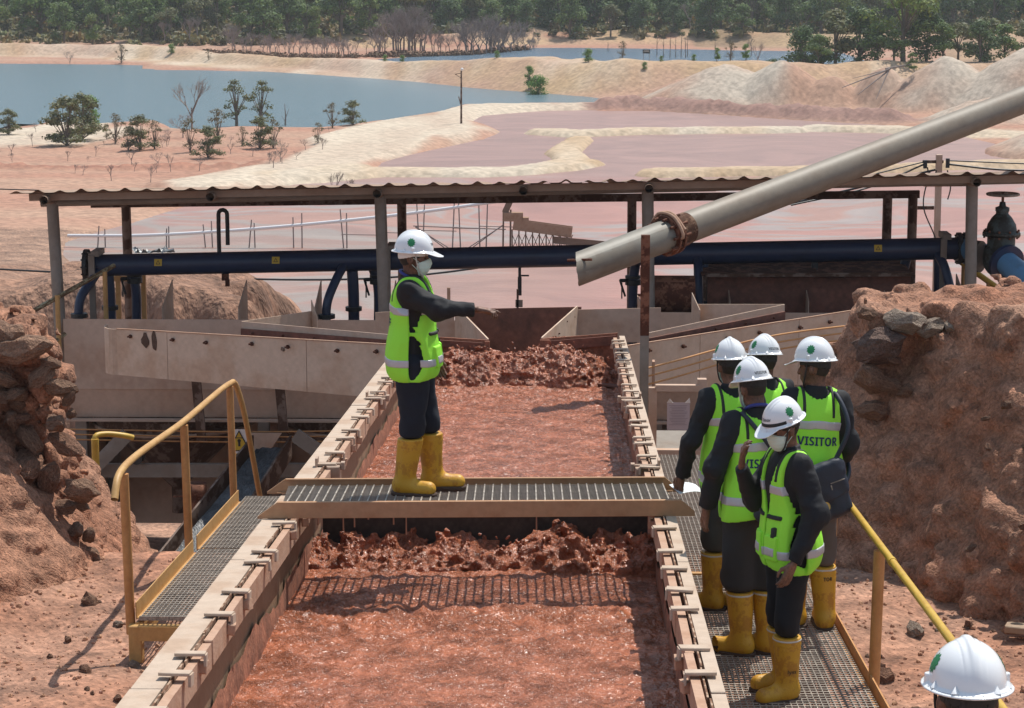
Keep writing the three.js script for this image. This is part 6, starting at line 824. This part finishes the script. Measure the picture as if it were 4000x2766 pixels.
  const af = capsF(armC(0.02), 0.035), jack = (x, y, z) => { const w = fbm(x * 9 + sd, y * 8, z * 9, 3) * 0.03 + ridged(x * 7, y * 11 + sd, z * 7, 2) * 0.013 + ridged(x * 17 + sd, y * 21, z * 17, 2) * 0.007; let d = sm(torso(x, y, z, 0.006), af(x, y, z), 0.05) - w * (0.25 + 0.75 * sstep(0.15, 0.25, Math.abs(x))); d = Math.max(d, 0.86 - y); d = sm(d, Math.max(cap(x, y, z, [0, 1.43, -0.015, 0, 1.52, -0.012, 0.078, 0.07]), y - 1.525), 0.02); for (const i of [0, 1]) { const e = EL[i], w2 = WR[i], L = Math.hypot(w2[0] - e[0], w2[1] - e[1], w2[2] - e[2]), s = ((x - w2[0]) * (w2[0] - e[0]) + (y - w2[1]) * (w2[1] - e[1]) + (z - w2[2]) * (w2[2] - e[2])) / L; if (s > -0.1 && Math.hypot(x - w2[0], y - w2[1], z - w2[2]) < 0.14) d = Math.max(d, s - 0.006); } return d; };
  mesh('jacket', up(surf(jack, [-0.52, 0.82, -0.64], [0.52, 1.56, 0.78], 0.0125)), jacketMat, t);
  const hem = o.hem ?? 0.84, vest = (x, y, z) => { const fl2 = 0.032 + 0.062 * sstep(1.32, hem, y), w = fbm(x * 11 + sd, y * 3.2, z * 11, 3) * 0.016; let d = torso(x, y, z, fl2) - w; const half = z < 0 ? lerp(0.21, 0.15, sstep(1.2, 1.4, y)) : lerp(0.18, 0.135, sstep(1.1, 1.34, y)); d = Math.max(d, Math.abs(x) - half - 0.02 * sstep(1.2, hem, y), hem - y + 0.02 * Math.cos(x * 12), -torso(x, y, z, fl2 - 0.03) + w); d = Math.max(d, -(cap(x, y, z, [0, 1.46, -0.02, 0, 1.65, -0.02, 0.085, 0.13]))); if (z > 0) d = Math.max(d, 0.012 + clamp((y - 1.12) * 0.22, 0, 0.07) - Math.abs(x)); return d * 0.9; };
  const V0 = mesh('vest', up(surf(vest, [-0.3, 0.76, -0.32], [0.3, 1.56, 0.34], 0.0095)), neonMat, t);
  for (const yb of [1.3, hem + 0.115]) mesh('reflective_band', up(surf((x, y, z) => Math.max(vest(x, y, z) - 0.0035, Math.abs(y - yb - Math.abs(x) * (yb > 1.2 ? -0.08 : 0)) - 0.027), [-0.3, yb - 0.06, -0.32], [0.3, yb + 0.05, 0.34], 0.0075)), silverMat, V0);
  mesh('shoulder_tape', up(surf((x, y, z) => Math.max(vest(x, y, z) - 0.0035, Math.abs(Math.abs(x) - 0.1) - 0.012, 1.34 - y), [-0.13, 1.33, -0.25], [0.13, 1.56, 0.25], 0.0075)), strapBlack, V0);
  mesh('side_strap', up(surf((x, y, z) => Math.max(torso(x, y, z, 0.03), -torso(x, y, z, 0.018), Math.abs(y - hem - 0.09) - 0.016, 0.1 - Math.abs(x)), [-0.26, hem + 0.04, -0.26], [0.26, hem + 0.15, 0.26], 0.008)), strapBlack, V0);
  if (o.back) mesh('lettering', up(drape(textShape(o.back, 0.052), (u, v) => [[-u, 1.2 + v, -0.5], [0, 0, 1]], vest, 0.004)), navyInk, V0);
  if (o.front) { // pocket, badge and clips on the chest
    const pk = (cx, cy, w, h, e) => (x, y, z) => Math.max(vest(x, y, z) - e, Math.abs(x - cx) - w, Math.abs(y - cy) - h, -z);
    for (const s of [1, -1]) { mesh('pocket', up(surf(pk(s * 0.082, hem + 0.15, 0.055, 0.075, 0.014), [-0.16, hem + 0.05, 0], [0.16, hem + 0.25, 0.36], 0.008)), neonMat, V0); mesh('pocket_band', up(surf(pk(s * 0.082, hem + 0.13, 0.045, 0.026, 0.018), [-0.16, hem + 0.08, 0], [0.16, hem + 0.18, 0.36], 0.0075)), silverMat, V0); }
    mesh('webbing', up(surf((x, y, z) => Math.min(pk(0.085, 1.13, 0.06, 0.012, 0.012)(x, y, z), pk(0.105, 1.045, 0.016, 0.03, 0.016)(x, y, z), pk(-0.085, 1.13, 0.06, 0.012, 0.012)(x, y, z)), [-0.16, 0.95, 0], [0.16, 1.16, 0.36], 0.0075)), strapBlack, V0);
  }
  // boots
  [[fl, 0], [fr, 1]].forEach(([f, i]) => { const k = K[i], sh = [f[0], 0.1, f[1] - 0.005], tx = lerp(f[0], k[0], 0.75), tz = lerp(f[1], k[2], 0.75), a = o.toe ? o.toe[i] : (i ? -0.12 : 0.12), sx = Math.sin(a), cz = Math.cos(a);
    const b = (x, y, z) => { const lx = (x - f[0]) * cz - (z - f[1]) * sx, lz = (x - f[0]) * sx + (z - f[1]) * cz; let d = cap(x, y, z, [sh[0], 0.1, sh[2], tx, 0.4, tz, 0.07, 0.092]); d = sm(d, cap(lx, y, lz, [0, 0.062, -0.035, 0, 0.055, 0.175, 0.058, 0.052]), 0.05); return Math.max(d - fbm(x * 14 + i * 3, y * 8, z * 14, 2) * 0.006 - (Math.abs(y - 0.36) < 0.008 || Math.abs(y - 0.335) < 0.005 ? 0.003 : 0), 0.02 - y, y - 0.405); };
    const [lo, hi] = [[Math.min(f[0], tx) - 0.13, 0, Math.min(f[1], tz) - 0.15], [Math.max(f[0], tx) + 0.13, 0.43, Math.max(f[1], tz) + 0.3]];
    const B = mesh('boot', surf(b, lo, hi, 0.0095), bootMat, t);
    mesh('sole', surf((x, y, z) => Math.max((() => { const lx = (x - f[0]) * cz - (z - f[1]) * sx, lz = (x - f[0]) * sx + (z - f[1]) * cz; return cap(lx, 0, lz, [0, 0, -0.04, 0, 0, 0.175, 0.064, 0.06]); })(), y - 0.032, -y), lo.map((v) => v - 0.02), [hi[0], 0.06, hi[2]], 0.0095), soleMat, B);
    if (o.bootText && o.bootText[1] === i) { const [tx, , side] = o.bootText; mesh('print', drape(textShape(tx, side ? 0.022 : 0.024), (u, v) => (side ? [[f[0] + 0.3, 0.2 + v, f[1] - u], [-1, 0, 0]] : [[f[0] - u, 0.335 + v, f[1] - 0.3], [0, 0, 1]]), b, 0.0025), strapBlack, B); }
    if (o.bootBand) mesh('top_band', surf((x, y, z) => Math.max(b(x, y, z) - 0.003, Math.abs(y - 0.388) - 0.007), [lo[0], 0.36, lo[2]], hi, 0.0075), bootBand, B); });
  // head gear
  const hm = HM.clone().multiply(new THREE.Matrix4().makeTranslation(0, 0.048, 0.0)).multiply(new THREE.Matrix4().makeRotationX(o.tip || 0));
  const H = new THREE.Mesh(helmetGeo, helmetMat); H.name = 'helmet'; H.castShadow = H.receiveShadow = true; H.applyMatrix4(hm); t.add(H); H.updateMatrix();
  for (const g of emblems) share('emblem', g, greenInk, H); share('rim_clips', rimClips, helmetMat, H);
  if (o.helmBack) mesh('lettering', helmText(o.helmBack, true, 0.017), strapBlack, H); if (o.helmFront) mesh('lettering', helmText(o.helmFront, false, 0.016), strapBlack, H);
  if (o.band) mesh('head_band', surf((x, y, z) => Math.max(helmetSDF(x, y - 0.0, z) - 0.0025, Math.abs(y - 0.012 - Math.max(0, z) * 0.02) - 0.011, 0.03 - z, helmetSDF(x * 0.999, Math.max(y, 0.008), z) - 0.003), [-0.14, -0.01, 0.0], [0.14, 0.05, 0.17], 0.004), strapBlack, H);
  mesh('hair', hd(surf((x, y, z) => Math.max(ell(x, y, z, 0, 0.02, -0.014, 0.083, 0.105, 0.1), z - 0.045 + Math.max(0, -y) * 1.6, -0.085 - y, (Math.abs(x) > 0.066 && y < -0.0 && z > -0.05) ? 0.02 : -1), [-0.1, -0.11, -0.13], [0.1, 0.13, 0.1], 0.006)), hairMat, t);
  mesh('harness', hd(surf((x, y, z) => Math.max(ell(x, y, z, 0, 0.02, -0.01, 0.088, 0.12, 0.107), -ell(x, y, z, 0, 0.02, -0.01, 0.08, 0.12, 0.1), y - 0.06, 0.012 - y + (z < 0 ? z * 0.25 : 0)), [-0.11, -0.04, -0.13], [0.11, 0.07, 0.13], 0.006)), o.harness || strapBlack, t);
  mesh('chin_strap', hd(mergeGeometries([1, -1].map((s) => tube([[s * 0.088, 0.04, 0.015], [s * 0.084, -0.03, 0.028], [s * 0.06, -0.1, 0.05], [0, -0.14, 0.062]], 0.0055, 6, 20).toNonIndexed()))), o.strap || strapBlack, t);
  if (o.mask) { const mk = mesh('face_mask', hd(surf((x, y, z) => { const d = headSDF(x, y, z), e = sm(d, ell(x, y, z, 0, -0.05, 0.055, 0.058, 0.06, 0.052), 0.03) - 0.004 - Math.sin(y * 260) * 0.0008; return Math.max(e, -(d - 0.001), y + 0.012 - (0.03 - Math.abs(x)) * 0.3 + Math.max(0, 0.06 - z) * 0.25, -0.122 - y, 0.022 - z + Math.abs(y + 0.06) * 0.2); }, [-0.09, -0.15, 0], [0.09, 0.02, 0.14], 0.0048)), maskMat, t); mesh('ear_loop', hd(mergeGeometries([1, -1].flatMap((s) => [tube([[s * 0.066, -0.03, 0.045], [s * 0.083, 0.005, 0.0]], 0.0025, 5, 8).toNonIndexed(), tube([[s * 0.06, -0.09, 0.04], [s * 0.083, -0.04, -0.008]], 0.0025, 5, 8).toNonIndexed()]))), maskMat, mk); }
  mesh('eyes', hd(mergeGeometries([1, -1].map((s) => { const g = new THREE.SphereGeometry(0.0105, 10, 8); g.scale(1.25, 0.62, 0.7); g.translate(s * 0.032, -0.002, 0.079); return g.toNonIndexed(); }))), hairMat, t); mesh('eyebrows', hd(mergeGeometries([1, -1].map((s) => tube([[s * 0.015, 0.02, 0.088], [s * 0.032, 0.025, 0.084], [s * 0.05, 0.019, 0.07]], 0.0042, 5, 8).toNonIndexed()))), hairMat, t);
  if (o.collar) mesh('collar_trim', up(tube([[-0.075, 1.5, 0.0], [-0.06, 1.53, -0.06], [0, 1.54, -0.085], [0.06, 1.53, -0.06], [0.075, 1.5, 0.0], [0.05, 1.44, 0.07], [0.02, 1.36, 0.12]], 0.011, 6, 30)), mat([0.03, 0.04, 0.22], { roughness: 0.6 }), t);
  return { t, U, vest };
}
const down = (s, z = 0.03) => [[s * 0.24, 1.16, -0.03], [s * 0.25, 0.92, z]], relaxed = (s) => ({ palm: [-s, 0, 0.2], curl: 0.35 });
const navyTr = mat([0.009, 0.012, 0.022], { roughness: 0.9 }), blackTr = mat([0.008, 0.008, 0.01], { roughness: 0.9 }), greyTr = mat([0.035, 0.031, 0.031], { roughness: 0.9 }), tanTr = mat([0.105, 0.085, 0.072], { roughness: 0.8 }), oliveTr = mat([0.05, 0.05, 0.045], { roughness: 0.8 });
const deck = railY(-15) + 0.075;
person({ slim: 0.97, seed: 1, label: 'person in a green vest pointing along the sluice from the footbridge', pos: [-1.05, deck, -15.02], yaw: Math.PI / 2 - 0.05, h: 1.83, head: [0.02, 0, 0], feet: [[0.1, 0.13], [-0.1, -0.05]], toe: [0.05, -0.2], armL: down(1, 0.1), handL: relaxed(1), armR: [[-0.24, 1.32, 0.2], [-0.21, 1.315, 0.45]], handR: { palm: [0, -1, 0.1], curl: [0.12, 0.62, 0.72, 0.8], dir: [0.05, -0.1, 1], spread: 0.3 }, trousers: navyTr, back: 'STAFF', front: true, mask: true, collar: true, hem: 0.82, helmFront: 'TIMAH', strap: bootBand, harness: whitePlate, lean: [0.0, 0, 0] });
const visA = person({ seed: 2, label: 'person in a green vest touching a pale face mask, turned towards the sluice', pos: [1.3, walkY(-12.42), -12.42], yaw: -1.2, h: 1.79, head: [0.16, 0.1, 0], tip: 0.05, feet: [[0.09, 0.05], [-0.1, -0.03]], toe: [0.1, -0.25], armL: [[0.28, 1.16, -0.05], [0.255, 0.9, 0.1]], handL: relaxed(1), armR: [[-0.24, 1.17, 0.14], [-0.13, 1.4, 0.27]], handR: { palm: [0.5, 0.1, -1], curl: [0.75, 0.6, 0.5, 0.5], dir: [0.2, 1, -0.05], side: 1 }, trousers: blackTr, back: 'VISITOR', front: true, mask: true, bootBand: true, hem: 0.8, helmFront: 'PT TIMAH', bootText: ['lynx', 0, true], band: true, lean: [0.06, 0, 0] });
const visB = person({ seed: 3, label: 'person with dark shoulder bag and loose grey trousers, back turned, vest marked VISITOR', pos: [1.17, walkY(-13.42), -13.42], yaw: Math.atan2(-0.32, -0.95), h: 1.9, head: [0.2, 0.12, -0.06], tip: -0.05, feet: [[0.06, 0.02], [-0.12, 0.0]], toe: [0.9, 0.75], armL: [[0.29, 1.17, -0.02], [0.3, 0.93, 0.06]], handL: relaxed(1), armR: down(-1, 0.18), handR: relaxed(-1), trousers: greyTr, loose: 0.045, back: 'VISITOR', bootBand: true, hem: 0.86, helmBack: 'VISITOR', mask: true, strap: bootBand, lean: [0.06, 0, 0.03], collar: true });
const visC = person({ seed: 4, label: 'person holding a white paper beside the sluice rail, back turned', pos: [1.12, walkY(-14.7), -14.7], yaw: Math.atan2(-0.3, -0.95), h: 1.9, head: [0.1, -0.15, 0], feet: [[0.1, 0.05], [-0.1, -0.05]], toe: [0.8, 0.5], armL: [[0.3, 1.16, 0.0], [0.32, 0.92, 0.12]], handL: { palm: [-0.6, 0, 0.6], curl: 0.8 }, armR: down(-1), handR: relaxed(-1), trousers: oliveTr, back: 'VISITOR', bootBand: true, hem: 0.8, mask: true, lean: [0.03, 0, 0] });
const visD = person({ seed: 5, label: 'person half hidden in the middle of the group of visitors', pos: [1.41, walkY(-15.25), -15.25], yaw: Math.atan2(-0.5, -0.85), h: 1.87, head: [0.1, 0.0, 0.08], feet: [[0.1, 0.05], [-0.1, -0.05]], armL: down(1), handL: relaxed(1), armR: down(-1), handR: relaxed(-1), trousers: blackTr, back: 'VISITOR', mask: true, helmBack: 'VISITOR', lean: [0.05, 0, 0] });
const visE = person({ seed: 6, label: 'person at the handrail looking over the sluice, bag at the right hip, vest marked VISITOR', pos: [1.6, walkY(-14.2), -14.2], yaw: Math.atan2(-0.18, -0.98), h: 1.95, head: [0.08, 0.95, 0], feet: [[0.06, 0.06], [-0.12, -0.04]], toe: [0.3, -0.1], armL: down(1, 0.15), handL: relaxed(1), armR: [[-0.25, 1.18, -0.02], [-0.25, 0.96, 0.14]], handR: relaxed(-1), trousers: tanTr, back: 'VISITOR', bootBand: true, hem: 0.84, bootText: ['TOR', 1, false], mask: false, lean: [0.05, 0, 0.07] });
person({ slim: 1, seed: 7, label: 'person in a white helmet standing on the walkway apart from the group, facing away', pos: [1.185, walkY(-6.25) - 0.02, -6.25], yaw: Math.PI + 0.03, h: 1.83, head: [0.06, 0, 0], feet: [[0.1, 0.05], [-0.1, -0.05]], armL: down(1), handL: relaxed(1), armR: down(-1), handR: relaxed(-1), trousers: blackTr, back: 'VISITOR', bootBand: true, mask: true });
// shoulder bags
function bag(v, label, c, rot, big) {
  const b = thing('shoulder_bag', label, 'bag', [0, 0, 0]), M = v.t.updateMatrix() || v.t.matrix; b.position.copy(v.t.position); b.rotation.copy(v.t.rotation); b.scale.copy(v.t.scale);
  const R = new THREE.Matrix4().compose(V(...c), new THREE.Quaternion().setFromEuler(new THREE.Euler(...rot)), V(1, 1, 1)), put = (g) => g.applyMatrix4(R), W = 0.14, Hh = 0.175, D = 0.045, navy = mat([0.02, 0.025, 0.042], { roughness: 0.6, bump: TX.fine, bs: 0.001, bts: 5 });
  const f = (x, y, z) => { const qx = Math.abs(x) - W + 0.04, qy = Math.abs(y) - Hh + 0.04, qz = Math.abs(z) - D + 0.04; return Math.hypot(Math.max(qx, 0), Math.max(qy, 0), Math.max(qz, 0)) + Math.min(Math.max(qx, qy, qz), 0) - 0.04 - fbm(x * 7, y * 7, z * 7 + big, 3) * 0.035 + 0.02 * sstep(0.08, 0.2, y) * Math.abs(x) * 4; };
  mesh('pouch', put(surf(f, [-0.2, -0.24, -0.09], [0.2, 0.24, 0.09], 0.01)), navy, b);
  mesh('flap', put(surf((x, y, z) => Math.max(f(x, y, z) - 0.01, -z - 0.0, y - 0.17, -0.06 - y + x * 0.15), [-0.2, -0.12, -0.02], [0.2, 0.22, 0.1], 0.01)), navy, b);
  mesh('zip_pull', put(mergeGeometries([box(0.008, 0.03, 0.004, 0.02, 0.02, 0.064).toNonIndexed(), box(0.1, 0.006, 0.004, 0.07, 0.045, 0.062).toNonIndexed()])), galv, b);
  const tx = (s, size, y) => mesh('lettering', put(drape(textShape(s, size), (u, v2) => [[u, y + v2, 0.3], [0, 0, -1]], f, 0.003)), whiteInk, b);
  if (big === 1) { tx('antam', 0.034, -0.095); tx('ucotkc', 0.012, -0.135); } else { const g = new THREE.CircleGeometry(0.03, 20); mesh('patch', put(drape(g, (u, v2) => [[u - 0.05, -0.08 + v2, 0.3], [0, 0, -1]], f, 0.014)), mat([0.6, 0.4, 0.1], { roughness: 0.7 }), b); }
  mesh('shoulder_strap', tube(big === 1 ? [[c[0] - 0.12, c[1] + 0.18, c[2] + 0.04], [-0.1, 1.25, -0.175], [0.03, 1.4, -0.14], [0.1, 1.49, -0.02], [0.06, 1.4, 0.13], [-0.08, 1.15, 0.17], [-0.2, 1.0, 0.02]] : [[c[0] - 0.05, c[1] + 0.15, c[2] + 0.05], [-0.2, 1.3, -0.2], [-0.16, 1.47, -0.06], [-0.15, 1.45, 0.06], [-0.2, 1.2, 0.18], [-0.28, 1.02, 0.02], [c[0] - 0.1, c[1], c[2]]], 0.016, 6, 50), navy, b);
  return b;
}
bag(visB, 'dark navy shoulder bag with white lettering on the back of the grey-trousered visitor', [-0.1, 1.0, -0.27], [0.05, Math.PI - 0.25, -0.5], 1);
bag(visE, 'dark navy shoulder bag with a yellow patch hanging at the handrail side', [-0.05, 0.93, -0.27], [0.1, Math.PI - 0.1, 0.3], 2);
{ // folded paper in the hand beside the rail
  const p = thing('paper_sheet', 'folded white paper held in a hand beside the sluice rail', 'paper', [0.775, 1.0, -14.7]); const M = visC.t; M.updateMatrix(); const w = V(0.33, 0.8, 0.2).applyMatrix4(M.matrix); p.position.copy(w); p.rotation.set(0.3, 0.5, -0.35); mesh('sheet', sheet(8, 6, (u, v) => [lerp(-0.02, 0.2, u), Math.sin(u * 2.4) * 0.03, lerp(-0.07, 0.07, v)]), mat([0.75, 0.77, 0.82], { side: THREE.DoubleSide, roughness: 0.8 }), p);
}
// sign lettering
for (const [t, rows, size, y] of signText) mesh('lettering', rows.map((s, i) => { const g = textShape(s, size); g.translate(0, y - i * size * 1.5, 0.0115); return g; }), inkMat, t);

renderer.render(scene, camera);
